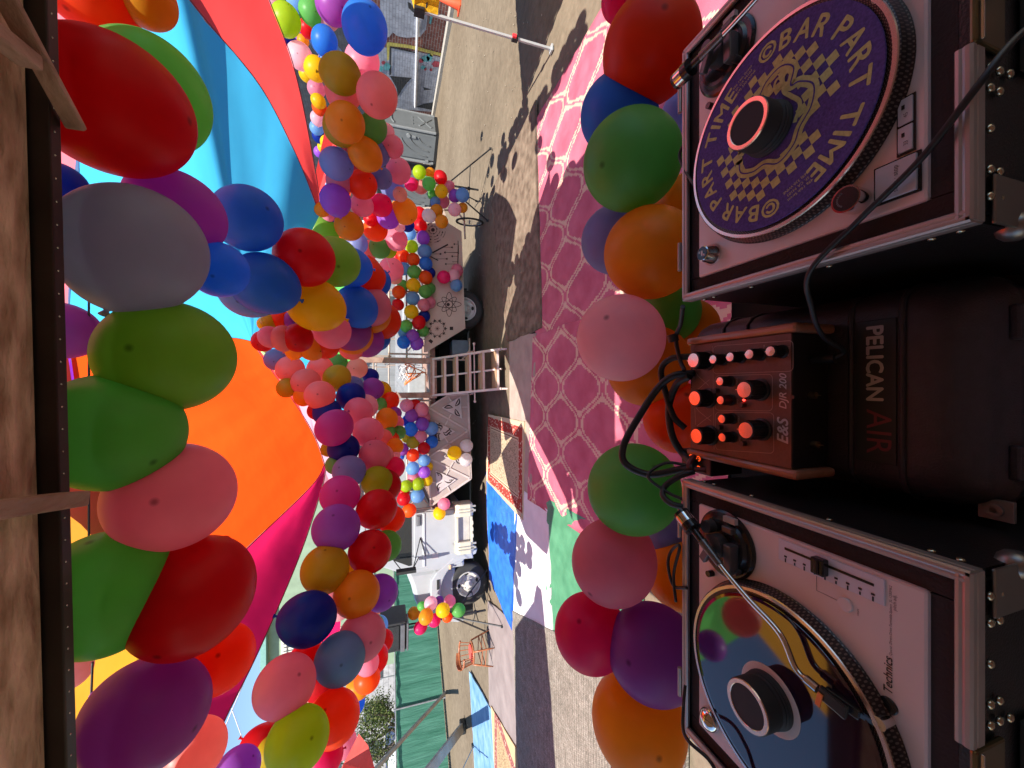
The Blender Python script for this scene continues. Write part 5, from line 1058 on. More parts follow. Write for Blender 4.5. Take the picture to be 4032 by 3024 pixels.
cable('audio_cable', [dat(1484, 1270, .80), dat(1455, 1265, .83), dat(1443, 1220, .84), dat(1450, 1190, .84), dat(1468, 1180, .82), dat(1455, 1240, .83), dat(1460, 1300, .82)], .0032, 'thin black wire coiled behind the record flight case hinge')
cable('audio_cable', [dat(1480, 1480, .80), dat(1476, 1530, .78), dat(1480, 1590, .72), dat(1530, 1640, .68), dat(1560, 1690, .66)], .0032, 'thin black wire trailing along the outer corner of the record flight case')
cable('audio_cable', [dat(1478, 310, .82), dat(1468, 335, .83), dat(1478, 365, .82), dat(1500, 400, .78)], .0032, 'thin black wire bulging past the rear edge behind the purple mat')
cable('audio_cable', [dat(1500, 985, .86), dat(1490, 1000, .85), dat(1492, 1012, .845), dat(1525, 1016, .83)], .006, 'dark red lead plugged into the small socket box', mat('cable_red', (.16, .02, .02), .5))
# ------------------------------------------------------------------ parachute canopy
def coons(e1, e2, e3, e4, n=28, wr=.012, fr=5, seed=0, sag=0.0):
    """patch from four boundary polylines: e1 a->b, e2 b->c, e3 d->c, e4 a->d"""
    A1_, A2_, A3_, A4_ = [resample(spline(e, 8), n) for e in (e1, e2, e3, e4)]; mb = MB(); W = n + 1
    a, b_, c, d = A1_[0], A1_[-1], A3_[-1], A3_[0]
    for j in range(W):
        v = j / n
        for i in range(W):
            u = i / n
            q = A1_[i] * (1 - v) + A3_[i] * v + A4_[j] * (1 - u) + A2_[j] * u - (a * (1 - u) * (1 - v) + b_ * u * (1 - v) + d * (1 - u) * v + c * u * v)
            k = 16 * u * (1 - u) * v * (1 - v)
            q = q + Vector((0, 0, -sag * k + wr * min(1, k * 3) * (noise.noise((u * fr * 3, v * fr * .5, seed)) + .5 * noise.noise((u * fr * 7, v * fr, seed + 4)))))
            mb.v.append(tuple(q))
    for j in range(n):
        for i in range(n): mb.face((j * W + i, j * W + i + 1, (j + 1) * W + i + 1, (j + 1) * W + i), True)
    return mb
can = thing('parachute_canopy', 'huge parachute canopy of orange, cyan, red and magenta gores gathered at a knot', 'canopy', dat(545, 738, 4.8))
D3 = lambda l: [dat(*q) for q in l]
APEX = dat(545, 738, 4.8)
f_or = fabric('parachute_orange', (.90, .075, .008), .8, wrinkle=.35, scale=1.2); f_cy = fabric('parachute_cyan', (.06, .42, .66), .8, wrinkle=.15, scale=1.0); f_re = fabric('parachute_red', (.85, .07, .065), .8, wrinkle=.15, scale=1.2); f_ma = fabric('parachute_magenta', (.64, .012, .085), .8, wrinkle=.15, scale=1.2); f_pp = fabric('parachute_pale_pink', (.72, .38, .45), .8, wrinkle=.1); f_ye = fabric('parachute_yellow', (.70, .42, .03), .72, wrinkle=.2); f_gr = fabric('parachute_green', (.16, .60, .12), .72, wrinkle=.2); f_pu = fabric('parachute_purple', (.30, .04, .50), .72, wrinkle=.2); f_li = fabric('parachute_mint', (.35, .80, .30), .75, wrinkle=.2)
oe1 = [APEX] + D3([(578, 790, 4.62), (618, 845, 4.45), (662, 912, 4.28), (686, 960, 4.18), (700, 1003, 4.1)])
oe2 = D3([(700, 1003, 4.1), (686, 1032, 3.9), (650, 1072, 3.55), (552, 1165, 2.95), (440, 1275, 2.45), (330, 1370, 2.1)])
oe3 = [APEX] + D3([(500, 730, 4.1), (400, 738, 3.2), (280, 748, 2.4), (150, 752, 1.9)])
oe4 = D3([(150, 752, 1.9), (175, 900, 1.85), (225, 1050, 1.85), (265, 1250, 1.95), (330, 1370, 2.1)])
# orange: a = apex, b = hem corner, d = overhead, c = C2
wbuild(coons(oe1, oe2, oe4, oe3, 36, .02, 4, 1, .05), 'orange_gore', f_or, can)
ms = D3([(704, 1006, 4.12), (694, 1056, 3.8), (648, 1195, 3.15), (562, 1395, 2.55), (482, 1558, 2.2), (400, 1740, 1.95)])
me_ = D3([(330, 1370, 2.1), (318, 1480, 2.08), (300, 1640, 1.95), (400, 1740, 1.95)])
wbuild(coons([q + Vector((0, 0, -.004)) for q in oe2], [q + Vector((0, 0, -.004)) for q in me_], ms, [oe2[0], ms[0]], 28, .012, 3, 2), 'magenta_gore', f_ma, can)
ce2 = D3([(545, 738, 4.8), (600, 640, 4.6), (650, 545, 4.4), (690, 465, 4.2)]); ce2[0] = APEX
cs = D3([(690, 465, 4.2), (664, 395, 3.9), (628, 312, 3.6), (560, 185, 3.1), (440, 40, 2.6), (370, -50, 2.4)])
ce4 = D3([(150, 752, 1.9), (160, 500, 1.9), (200, 200, 2.1), (370, -50, 2.4)])
# cyan: apex at one corner; seam with orange overhead, seam with red towards the right
def tri_patch(P0, eA, eB, eC, n=34, wr=.02, seed=3):
    """gore with a point: eA and eB run from the point; eC joins their ends"""
    a, b_, c = resample(spline(eA, 8), n), resample(spline(eB, 8), n), resample(spline(eC, 8), n); mb = MB(); W = n + 1
    for i in range(W):
        u = i / n
        for j in range(W):
            v = j / n; e = c[j]; base = a[n].lerp(b_[n], v); q = a[i].lerp(b_[i], v) + (e - base) * (u ** 1.5)
            k = 4 * v * (1 - v) * min(1, u * 2) * (1 - u * .3)
            q = q + Vector((0, 0, wr * k * (noise.noise((v * 9, u * 1.5, seed)) + .6 * noise.noise((v * 20, u * 2.5, seed + 5)))))
            mb.v.append(tuple(q))
    for i in range(n):
        for j in range(n): mb.face((i * W + j, (i + 1) * W + j, (i + 1) * W + j + 1, i * W + j + 1), True)
    return mb
cend = ce4[:-1] + cs[::-1]                                     # from overhead round to the hem corner
wbuild(tri_patch(APEX, [q + Vector((0, 0, .008)) for q in oe3], ce2, [q + Vector((0, 0, .008)) for q in ce4[:1]] + cend[1:], 44, .035, 3), 'cyan_gore', f_cy, can)
rs = D3([(692, 470, 4.22), (686, 405, 4.0), (656, 240, 3.6), (626, 120, 3.25), (580, 0, 2.95), (550, -80, 2.8)])
wbuild(coons([q + Vector((0, 0, -.005)) for q in cs], D3([(370, -50, 2.4), (460, -70, 2.6), (550, -80, 2.8)]), rs, [cs[0], rs[0]], 28, .006, 3, 7), 'red_gore', f_re, can)
for nm, f, P in (('pale_pink_gore', f_pp, [(552, 742, 4.86), (600, 800, 5.0), (640, 862, 5.0), (676, 950, 4.9), (716, 1052, 4.7), (760, 1050, 5.4), (740, 900, 5.8), (640, 780, 5.6)]), ('mint_gore', f_li, [(549, 740, 4.83), (585, 788, 4.8), (612, 832, 4.78), (640, 800, 5.4), (600, 760, 5.2)]), ('yellow_gore', f_ye, [(548, 735, 4.83), (566, 705, 5.0), (600, 690, 5.2), (640, 680, 5.5), (650, 745, 5.6), (600, 750, 5.2)]), ('purple_gore', f_pu, [(150, 752, 1.92), (175, 900, 1.87), (225, 1050, 1.87), (250, 1200, 1.92), (80, 1250, 1.7), (20, 1000, 1.5), (40, 752, 1.6)]), ('yellow_gore', f_ye, [(250, 1200, 1.95), (265, 1250, 1.97), (332, 1372, 2.12), (318, 1478, 2.1), (230, 1478, 1.95), (120, 1478, 1.8), (80, 1250, 1.7)]), ('green_gore', f_gr, [(318, 1478, 2.1), (300, 1640, 1.97), (330, 1760, 1.9), (60, 1760, 1.6), (120, 1478, 1.8)])):
    Q = D3(P); c = sum(Q, Vector()) / len(Q); mb = MB(); R_ = resample(Q + [Q[0]], 48)[:-1]; n = 48
    for k in range(7): s_ = k / 6; mb.v += [tuple(c.lerp(q, s_) + Vector((0, 0, .008 * noise.noise((q.x * 6 * s_, q.y * 6 * s_, 2)))) ) for q in R_]
    for k in range(6):
        for i in range(n): mb.face((k * n + i, k * n + (i + 1) % n, (k + 1) * n + (i + 1) % n, (k + 1) * n + i), True)
    wbuild(mb, nm, f, can)
# the rest of the parachute: the far side beyond the knot, and mostly unseen near strips placed and tinted for the booth's light
def gore(nm, f, far, seed):
    a, b_ = [Vector(q) for q in far]; mid = a.lerp(b_, .5) + Vector((0, -.25, .12)); up = lambda q: [APEX + Vector((0, 0, -.004)), APEX.lerp(q, .5) + Vector((0, 0, -.10)), q]
    wbuild(tri_patch(APEX, up(a), up(b_), [a, mid, b_], 20, .02, seed), nm, f, can)
hem = [(-1.75, 6.0, 3.05), (-2.2, 7.0, 3.05), (-1.6, 8.5, 3.1), (.3, 9.1, 3.1), (2.5, 9.1, 3.1), (4.1, 8.4, 3.05), (4.15, 6.5, 3.0), (2.9, 5.0, 3.0)]
for k, (nm, f) in enumerate((('pale_pink_gore', f_pp), ('red_gore', f_re), ('cyan_gore', f_cy), ('green_gore', f_gr), ('orange_gore', f_or), ('cyan_gore', f_cy), ('red_gore', f_re))): gore(nm, f, (hem[k], hem[k + 1]), 20 + k)
ne = [(-2.3, 1.03, 3.75), (-.7, 1.03, 3.95), (.8, 1.03, 3.95), (2.7, 1.03, 3.7)]
def strip_(nm, f, top, bot, seed): wbuild(coons(top, [top[-1], bot[-1]], bot, [top[0], bot[0]], 20, .015, 3, seed), nm, f, can)
f_sp = fabric('parachute_rose', (.80, .17, .20), .85, wrinkle=.1); f_sy = fabric('parachute_gold', (.62, .27, .03), .8, wrinkle=.1); o4 = oe4[::-1]; strip_('yellow_gore', f_sy, [q + Vector((0, 0, .01)) for q in o4], [Vector(q) for q in (ne[0], (-1.4, 1.03, 3.9), ne[1], (.1, 1.03, 3.95))], 31)
strip_('rose_gore', f_sp, [q + Vector((0, 0, .01)) for q in ce4], [Vector(q) for q in ((.1, 1.03, 3.95), ne[2], (1.8, 1.03, 3.85), ne[3])], 33)
Q = [Vector(q) for q in ((-.95, 4.75, 2.96), (-1.6, 4.0, 2.95), (-2.1, 3.3, 2.95), (-2.9, 3.6, 2.9), (-2.95, 4.6, 2.9), (-2.3, 5.6, 2.95), (-1.75, 6.0, 3.04))]; mb = MB(); c = sum(Q, Vector()) / 7 + Vector((0, 0, .05))
for i in range(7): mb.add([Q[i], Q[(i + 1) % 7], c], [(0, 1, 2)])
wbuild(mb, 'magenta_gore', f_ma, can)  # hidden extra panel, added behind the left garland to shade the carpet
p = MB()
for e in (oe1, oe2, oe3, cs, ms, rs): p.tube([q + Vector((0, 0, -.006)) for q in resample(spline(e, 6), 40)], .004, 5)
wbuild(p, 'seam_cord', mat('seam_dark', (.16, .03, .04), .8), can)
p = MB(); p.ball(APEX, .035, 10); p.tube([APEX, APEX + Vector((.05, .1, .8)), APEX + Vector((.1, .2, 3.0))], .006, 6); wbuild(p, 'gather_knot', mat('rope_pale', (.6, .58, .5), .8), can)
t = thing('side_canopy', 'salmon red cloth canopy edge at the far left above the timber props', 'canopy', dat(800, 1640, 3.6)); mb = MB(); f_sa = fabric('salmon_cloth', (.85, .14, .12), .6)
P = D3([(742, 1650, 3.6), (775, 1585, 3.9), (795, 1610, 4.1), (812, 1668, 4.2)]) + [Vector(q) for q in ((-5.0, 5.0, 3.15), (-8.8, 4.9, 3.25), (-8.4, 2.6, 3.2), (-4.9, 3.3, 3.15))]; mb.flat(P[:4]); mb.flat(P[4:]); mb.flat([P[0], P[3], P[4], P[7]]); wbuild(mb, 'cloth', f_sa, t)
# wires
def wire(name, a, b_, r, m, label, sag=.03):
    P = [a.lerp(b_, i / 16) + Vector((0, 0, -sag * 4 * (i / 16) * (1 - i / 16))) for i in range(17)]; mb = MB(); mb.tube(P, r, 6); o = wbuild(mb, name, m, None, 0, a); return tag(o, label, 'wire', 'wires above the balloons')
wire('hanging_wire', dat(192, 560, 1.25), dat(192, 1300, 1.2), .003, dk, 'thin black wire strung along under the booth roof between near balloons', .0)
wire('hanging_wire', dat(200, 1430, 1.15), dat(196, 1530, 1.15), .003, dk, 'short black wire crossing the yellow and green canopy cloth', .0)
wire('guy_line', dat(560, 1395, 6), dat(440, 1680, 5), .007, mat('white_line', (.7, .7, .72), .5), 'pale guy line crossing the blue sky at left', .0)
wire('guy_line', dat(500, 1530, 7), dat(540, 1640, 7), .007, mat('white_line', (.7, .7, .72), .5), 'short pale guy line low in the blue sky at left', .0)

# ------------------------------------------------------------------ balloons
COLS = {'R': ('red', (.70, .016, .028)), 'C': ('hot pink', (.80, .03, .20)), 'O': ('orange', (.86, .145, .015)), 'T': ('orange-red', (.86, .085, .018)), 'Y': ('yellow', (.88, .62, .015)), 'G': ('golden', (.84, .40, .03)), 'L': ('lime', (.46, .60, .025)), 'E': ('green', (.20, .56, .15)), 'F': ('leaf green', (.28, .52, .09)), 'B': ('blue', (.05, .26, .74)), 'N': ('dark blue', (.015, .045, .40)), 'A': ('light blue', (.24, .46, .76)), 'W': ('periwinkle', (.28, .34, .62)), 'P': ('purple', (.42, .11, .48)), 'V': ('violet', (.43, .14, .66)), 'M': ('orchid', (.58, .09, .42)), 'K': ('pink', (.84, .33, .44)), 'I': ('pale pink', (.90, .56, .62)), 'S': ('salmon', (.87, .34, .32)), 'D': ('olive', (.55, .45, .03)), 'X': ('white', (.82, .76, .76)), 'H': ('peach', (.88, .52, .40)), 'J': ('slate blue', (.46, .56, .70))}
def latex(key):
    nm, col = COLS[key]; m = bpy.data.materials.new('latex_' + nm.replace(' ', '_').replace('-', '_')); m.use_nodes = True; nt = m.node_tree; b = nt.nodes['Principled BSDF']; L = nt.links
    tc = nt.nodes.new('ShaderNodeTexCoord'); ds = nt.nodes.new('ShaderNodeVectorMath'); ds.operation = 'DISTANCE'; ds.inputs[1].default_value = (0, 0, 1.06); L.new(tc.outputs['Object'], ds.inputs[0])
    n = nt.nodes.new('ShaderNodeTexNoise'); n.inputs['Scale'].default_value = 1.4; n.inputs['Detail'].default_value = 3; L.new(tc.outputs['Object'], n.inputs['Vector'])
    oi = nt.nodes.new('ShaderNodeObjectInfo')
    r = nt.nodes.new('ShaderNodeValToRGB'); e = r.color_ramp.elements; e[0].position = .0; e[1].position = .085; e[0].color = (*[c * .38 for c in col], 1); e[1].color = (*col, 1); k = r.color_ramp.elements.new(.03); k.color = (*[c * .5 for c in col], 1); L.new(ds.outputs['Value'], r.inputs[0])
    mr = nt.nodes.new('ShaderNodeMapRange'); mr.inputs[3].default_value = .88; mr.inputs[4].default_value = 1.12; L.new(n.outputs[0], mr.inputs[0])
    m3 = nt.nodes.new('ShaderNodeMapRange'); m3.inputs[3].default_value = .9; m3.inputs[4].default_value = 1.08; L.new(oi.outputs['Random'], m3.inputs[0])
    mm = nt.nodes.new('ShaderNodeMath'); mm.operation = 'MULTIPLY'; L.new(mr.outputs[0], mm.inputs[0]); L.new(m3.outputs[0], mm.inputs[1])
    v = nt.nodes.new('ShaderNodeVectorMath'); v.operation = 'SCALE'; L.new(r.outputs[0], v.inputs[0]); L.new(mm.outputs[0], v.inputs['Scale']); L.new(v.outputs[0], b.inputs['Base Color'])
    b.inputs['Roughness'].default_value = .38; b.inputs['Specular IOR Level'].default_value = .35
    t = nt.nodes.new('ShaderNodeBsdfTranslucent'); L.new(v.outputs[0], t.inputs[0]); mx = nt.nodes.new('ShaderNodeMixShader'); mx.inputs[0].default_value = .64
    L.new(b.outputs[0], mx.inputs[1]); L.new(t.outputs[0], mx.inputs[2]); L.new(mx.outputs[0], nt.nodes['Material Output'].inputs[0]); return m
LM = {k: latex(k) for k in COLS}
def balloon_mesh(n, rings):
    mb = MB(); prof = []
    for i in range(rings + 1):
        th = math.pi * i / rings; r = math.sin(th); z = math.cos(th)
        if z < 0: z *= 1.14; r *= 1 - .05 * z * z
        else: z *= 1.05
        prof.append((r, z))
    prof[-1] = (.055, -1.125); prof += [(.035, -1.16), (.05, -1.185), (.035, -1.205), (.075, -1.27), (.085, -1.29), (.07, -1.28), (.0, -1.22)]
    mb.slathe(prof, n=n); return mb
MESH = {'hi': balloon_mesh(56, 34).mesh('balloon', LM['R']), 'lo': balloon_mesh(28, 18).mesh('balloon', LM['R'])}
# each group: (name phrase, group, R0, depth model, list of "cx cy hx hy colour layer" in photograph pixels)
N_ = """330 -90 270 190 T 0;560 -20 130 145 G 1;400 390 317 330 R 0;560 355 260 250 E 1;500 972 300 262 J 0;690 835 187 178 P 1;855 1060 118 122 B 1.4;230 730 110 110 N 2;230 1300 125 150 P 1;
640 1400 290 220 F .5;415 1705 282 262 E 0;660 1960 283 207 K .4;385 2345 270 285 E 0;735 2362 262 240 R .5;850 2600 140 165 T 1.6;560 2830 275 230 P 0;760 2960 135 135 S 1.4;930 3040 95 105 V 2.2;260 2640 95 95 I 1.6"""
S_ = """967 857 137 142 B 0;1035 1115 130 130 B 0;985 1130 130 128 A .6;1196 1013 124 118 R 0;1315 1030 104 102 F .5;1240 1200 108 108 Y 0;1400 1208 82 88 B .4;1375 1052 80 85 B 1.1;1440 1090 75 75 T 1.6;1440 1060 55 58 T 2;1475 1115 60 62 B 2.2;1460 1207 80 80 K 1;1465 1240 76 70 G 1.6;1510 1262 72 66 T 2.0;1305 1300 87 65 K .6;1385 1310 73 73 P 1.2;1390 1320 80 75 G 1.7;1445 1340 66 68 P 2.1;1480 1330 54 56 B 2.8;1380 1372 46 46 S 2.5;1172 1330 66 54 R .6;1115 1331 50 53 S 1;1062 1327 45 46 K 1.4;1035 1343 44 46 R 1.8;1058 1267 32 32 D 2.3;1040 1275 28 28 Y 2.6;1105 1255 38 38 T 2.1;1145 1260 34 34 V 1.8;1280 1362 58 50 T 1.8;1228 1372 50 52 G 2.1;1160 1377 38 40 G 2.6"""
L_ = """1086 1416 49 44 W 1;1142 1454 62 51 S 0;1204 1505 62 53 S 0;1259 1556 66 55 S 0;1260 1455 56 48 S 1;1330 1430 40 36 E 1.5;1405 1450 40 44 H 1;1326 1490 59 50 D .4;1390 1520 40 40 W 1.3;1381 1560 59 51 N .4;1286 1622 64 51 N .3;1129 1527 40 40 D 1.6;1195 1560 40 40 G 1.5;1245 1620 35 35 R 1.6;1314 1686 77 69 M 0;1411 1622 62 52 K .5;1440 1600 48 48 I 1.2;1449 1702 63 57 K .2;1352 1767 68 57 N 0;1475 1794 67 58 K .2;1492 1802 58 56 I .9;1374 1856 70 60 W 0;1485 1897 70 56 L 0;1520 1912 58 62 R 1;1550 1842 48 41 C .8;1300 1765 35 35 D 1.5;1320 1830 40 40 E 1.6;1338 1950 89 72 M 0;1483 2005 80 78 R 0;1540 2045 52 55 T 1;1322 2080 97 95 V 0;1455 2173 88 87 R 0;1520 2150 56 70 E 1;1278 2243 97 98 D 0;1403 2341 93 97 G 0;1385 2230 50 50 Y 1;1495 2335 62 88 V .8;1210 2440 112 114 N 0;1424 2510 97 103 K .3;1330 2385 60 60 I 1.3;1336 2597 101 114 A 0;1118 2705 119 140 K -.1;1210 2620 90 90 R 1;1262 2690 88 90 R 1;1310 2832 103 128 T 0;1168 2920 133 140 L -.2;1270 2990 92 70 C 1;1040 2960 100 115 R 1;1062 2962 70 72 D .7;1468 1531 47 41 P 1;1500 1535 34 38 Y 1.6;1460 1482 32 32 N 1.6;1535 1580 37 35 T 1.5;1500 1592 26 26 E 2;1523 1650 47 41 G 1;1555 1628 27 27 P 2;1560 1665 30 30 K 1.8;1572 1702 25 28 E 1.8;1535 1700 22 22 E 1.6;1515 1722 26 34 S 1;1555 1715 22 22 T 2.2;1555 1757 30 37 G 1;1555 1795 22 22 I 1.5"""
R_ = """1435 103 92 111 B 0;1310 20 76 80 P 1;1300 -40 66 66 R .5;1425 240 70 78 K 1;1341 289 78 88 D 0;1484 374 84 92 S 0;1350 360 88 66 S 1;1359 481 79 86 G 0;1345 500 80 76 D .8;1465 505 62 60 E .8;1436 605 67 70 G .2;1325 644 65 69 W .2;1545 577 43 50 K 1;1520 520 36 36 I 1.6;1490 607 44 50 W 1;1569 672 53 50 K .5;1500 700 40 52 W 1;1427 725 60 59 T .2;1544 740 45 50 W .3;1575 765 30 30 H 1;1320 787 63 63 V .2;1335 712 55 55 K 1.2;1425 808 49 45 K .8;1500 808 44 48 C 1;1529 853 46 50 V .4;1592 831 54 53 G .6;1374 890 59 59 G .3;1478 903 50 47 O .9;1460 862 30 30 R 1.6;1270 905 66 56 F .8;1561 943 44 46 K .6;1405 960 42 44 W 1;1494 976 43 43 E .6;1450 985 40 40 S 1.4;1530 985 32 32 L 1.2;1540 1062 48 52 K 1;1555 1090 30 30 H 1.4;1604 886 28 28 N 1.4;1573 890 24 24 I 1.5;1267 824 32 32 G 1.2;1292 848 26 26 K 1.4;1314 855 26 26 B 1.4"""
RS_ = """1070 5 33 38 I .2;1124 75 59 73 L 0;1169 0 52 46 A 0;1225 45 54 58 E .4;1212 110 36 42 R 1;1115 150 50 54 N .6;1277 158 55 59 B 0;1193 160 26 26 G 1;1176 140 20 20 V 1.2;1180 220 53 61 I .1;1243 270 44 60 Y -.1;1210 290 40 32 Y .5;1245 350 40 36 K .4;1254 399 30 30 Y .6;1258 424 32 32 O .7;1250 465 30 30 I .8;1247 503 30 30 A .9;1254 535 27 27 N 1;1290 562 30 30 Y 1.1;1275 580 26 26 Y 1.2;1258 598 24 24 V 1.3;1274 700 30 30 E 3.2;1285 735 26 26 I 3.4"""
L2_ = """1430 2650 42 48 B 0;1410 2705 48 58 G 0;1390 2770 46 58 B .3;1475 2585 40 42 Y .4;1450 2600 40 40 I .6;1350 2930 56 64 K 0"""
TL_ = """1601 1597 27 27 K 0;1635 1593 22 22 R 1;1660 1614 28 28 K 0;1621 1636 27 27 P 0;1607 1655 24 24 N 1;1670 1645 25 25 K 1;1662 1670 27 27 V 0;1619 1691 27 27 B 0;1699 1688 27 27 A .5;1656 1719 25 25 K 0;1626 1742 25 25 D 0;1700 1740 25 25 B .5;1669 1765 25 25 R 0;1626 1793 25 25 T 0;1670 1813 24 24 A 0;1625 1844 26 26 A 0;1670 1859 24 24 V 0;1628 1880 24 24 K 1;1685 1838 20 20 Y 1;1646 1906 25 25 L 0;1682 1893 22 22 Y .6;1599 1914 24 24 L 0;1643 1953 28 28 A 0;1589 1965 27 27 R 0;1590 1935 24 24 R 1;1611 2010 28 28 O 0;1748 1985 25 25 K 0;1730 2022 25 25 Y 0;1789 1784 28 28 Y 0;1837 1755 25 25 X 0;1834 1811 26 26 X 0;1585 1770 20 30 P .5;1575 1795 18 18 B .8;1600 1724 20 20 D .8"""
TR_ = """1627 1022 27 27 O 0;1672 990 28 28 A 0;1621 971 26 26 L 0;1613 920 26 26 A 0;1666 937 27 27 V 0;1655 888 27 27 R 0;1652 840 26 26 R .6;1676 1038 27 27 B 0;1630 1071 27 27 E 0;1693 1075 22 22 N 1;1676 1093 27 27 O 0;1628 1123 28 28 Y 0;1675 1148 27 27 E 0;1690 1137 24 24 E 1;1625 1175 28 28 A 0;1669 1201 26 26 K 0;1693 1190 23 23 K 1;1620 1228 29 29 Y 0;1670 1245 24 24 N 1;1649 1271 27 27 R 0;1600 1284 24 24 E 0;1665 1304 23 23 E 1;1625 1323 26 26 V 0;1642 1352 26 26 V .5;1589 1348 26 26 B 0;1589 1309 22 22 A 1;1570 1151 27 27 O 0;1568 1200 23 23 R .5;1589 1058 26 26 A .5;1585 1008 28 28 T .8;1562 1013 20 20 R 1;1585 1124 22 22 E 1;1748 1091 26 26 C 0;1787 1085 24 24 I 0;1800 1064 24 24 K .6;1797 1124 24 24 A 0"""
PR_ = """1651 678 28 28 L 0;1694 680 20 22 G 1;1735 699 27 27 R 0;1689 723 28 28 E 0;1621 726 27 27 C 0;1659 737 27 27 S 1;1767 735 22 24 K 1;1738 753 27 27 Y 0;1702 767 20 20 E 1;1792 771 26 26 V 0;1821 768 28 28 A .4;1747 794 24 24 K .2;1714 794 20 20 A 1;1719 830 26 26 G 0;1790 825 27 27 I 0;1822 818 20 20 G .7;1739 872 27 27 G .2;1688 849 27 27 X .2"""
PL_ = """1629 2415 25 26 G 0;1677 2429 30 31 G 0;1661 2387 18 20 E 1;1696 2376 27 28 I 0;1730 2364 18 18 P 1;1771 2368 24 25 K 0;1744 2403 29 30 Y 0;1761 2431 20 21 O .6;1805 2403 28 28 E 0;1710 2443 27 27 C .6;1655 2472 26 28 C 0"""
B_ = """2570 180 200 235 T 0;2440 0 75 95 C .6;2440 440 162 165 B .6;2495 623 195 212 E 0;2430 940 142 140 W .5;2570 990 180 195 G 0;2448 1330 179 167 I 0;2640 1230 120 120 E 1;2560 1440 166 157 G .8;2680 1645 125 165 O .7;2720 1290 110 120 G 1.4;2500 1930 178 189 E 0;2420 2218 170 172 K 0;2690 2260 130 185 G .5;2330 2497 150 163 C .6;2580 2580 190 208 P 0;2520 2860 205 215 G .5;2450 3030 50 50 R .9;2680 440 80 80 W 1.5;2690 790 110 110 G 1.1;2620 2110 90 90 W 1.5"""
GROUPS = [('under the booth roof', 'large balloons hung under the booth roof', .150, 'c', N_), ('on the middle garland', 'balloons of the middle garland below the canopy knot', .145, 'f', S_), ('on the left garland', 'balloons of the long left garland', .145, 'f', L_), ('on the shaded rear garland', 'balloons of the rear garland behind the long left one', .14, 'c', L2_), ('on the right garland', 'balloons of the long right garland', .145, 'f', R_), ('on the sunlit outer garland', 'balloons of the sunlit outer garland beyond the red cloth', .14, 'f', RS_), ('over the mauve truck panel', 'balloons tied along the truck over the mauve panel', .137, 'k', TL_), ('over the tan truck panel', 'balloons tied along the truck over the tan panel', .140, 'k', TR_), ('on the tripod by the bicycle wheel', 'balloons on the tripod by the bicycle wheel', .145, 'c', PR_), ('on the loudspeaker tripod', 'balloons on the loudspeaker tripod', .140, 'c', PL_), ('in front of the DJ table', 'large balloons along the front of the DJ table', .150, 'c', B_)]
import numpy as np
def solve_alpha(s, th):                    # angular radius whose ellipse has mean half-size s (in units of the focal length)
    lo, hi = 1e-4, 1.2 - th if th < .7 else 1.45 - th
    for _ in range(50):
        a = (lo + hi) / 2; den = math.cos(th) ** 2 - math.sin(a) ** 2
        v = 9e9 if den <= 0 else math.sin(a) * math.sqrt(math.cos(a)) / den ** .75
        if v < s: lo = a
        else: hi = a
    return (lo + hi) / 2
BAL = []
for phrase, grp, R0, model, txt in GROUPS:
    L0 = []
    for row in txt.replace('\n', '').split(';'):
        a = row.split()
        if len(a) < 6: continue
        cx, cy, hx, hy = map(float, a[:4]); x, y = (cx - 2016) / FPX, (1512 - cy) / FPX; rho = math.hypot(x, y); s_ = math.sqrt(hx * hy) / FPX; th = math.atan(rho)
        for _ in range(8):
            al = solve_alpha(s_, th); rp = (math.tan(th + al) + math.tan(th - al)) / 2; th = math.atan(math.tan(th) * rho / rp)
        al = solve_alpha(s_, th); k = math.tan(th) / rho; z = R0 / math.sin(al) * math.cos(th)
        L0.append([cx, cy, x * k, y * k, th, al, z, a[4], float(a[5]), s_])
    front = [q for q in L0 if q[8] <= .5]
    if model == 'f':
        Am = np.array([[1, q[0] / 1000, q[1] / 1000, (q[0] / 1000) ** 2, q[0] * q[1] / 1e6, (q[1] / 1000) ** 2] for q in front]); bv = np.array([1 / q[6] for q in front]); lam = np.diag([1e-4, .02, .02, .06, .06, .06]); co = np.linalg.solve(Am.T @ Am + lam, Am.T @ bv)
        zf = lambda q: 1 / min(1.0, max(.15, float(co @ np.array([1, q[0] / 1000, q[1] / 1000, (q[0] / 1000) ** 2, q[0] * q[1] / 1e6, (q[1] / 1000) ** 2])))) * .55 + q[6] * .45 if q[8] <= .5 else 1 / min(1.0, max(.15, float(co @ np.array([1, q[0] / 1000, q[1] / 1000, (q[0] / 1000) ** 2, q[0] * q[1] / 1e6, (q[1] / 1000) ** 2]))))
    elif model == 'k':
        def zf(q):                        # stands off the truck side
            o_ = TMi @ Vector((0, 0, EYE)); d = TMi.to_3x3() @ ray(q[0], q[1]); return (-.22 - o_.y) / d.y
    else:
        zc = float(np.median([q[6] for q in front])); zf = lambda q: zc * .6 + q[6] * .4 if q[8] <= .5 else zc
    gap = {'c': .17, 'f': .17, 'k': .12}[model]
    for q in L0:
        z = zf(q) + gap * q[8]; r = z / math.cos(q[4]) * math.sin(q[5]); P = Vector((0, 0, EYE)) + (Vector((q[3], CP - q[2] * SP, -SP - q[2] * CP))) * z
        BAL.append([P, r, q[7], phrase, grp, q[0], q[1], q[9] * FPX, z])
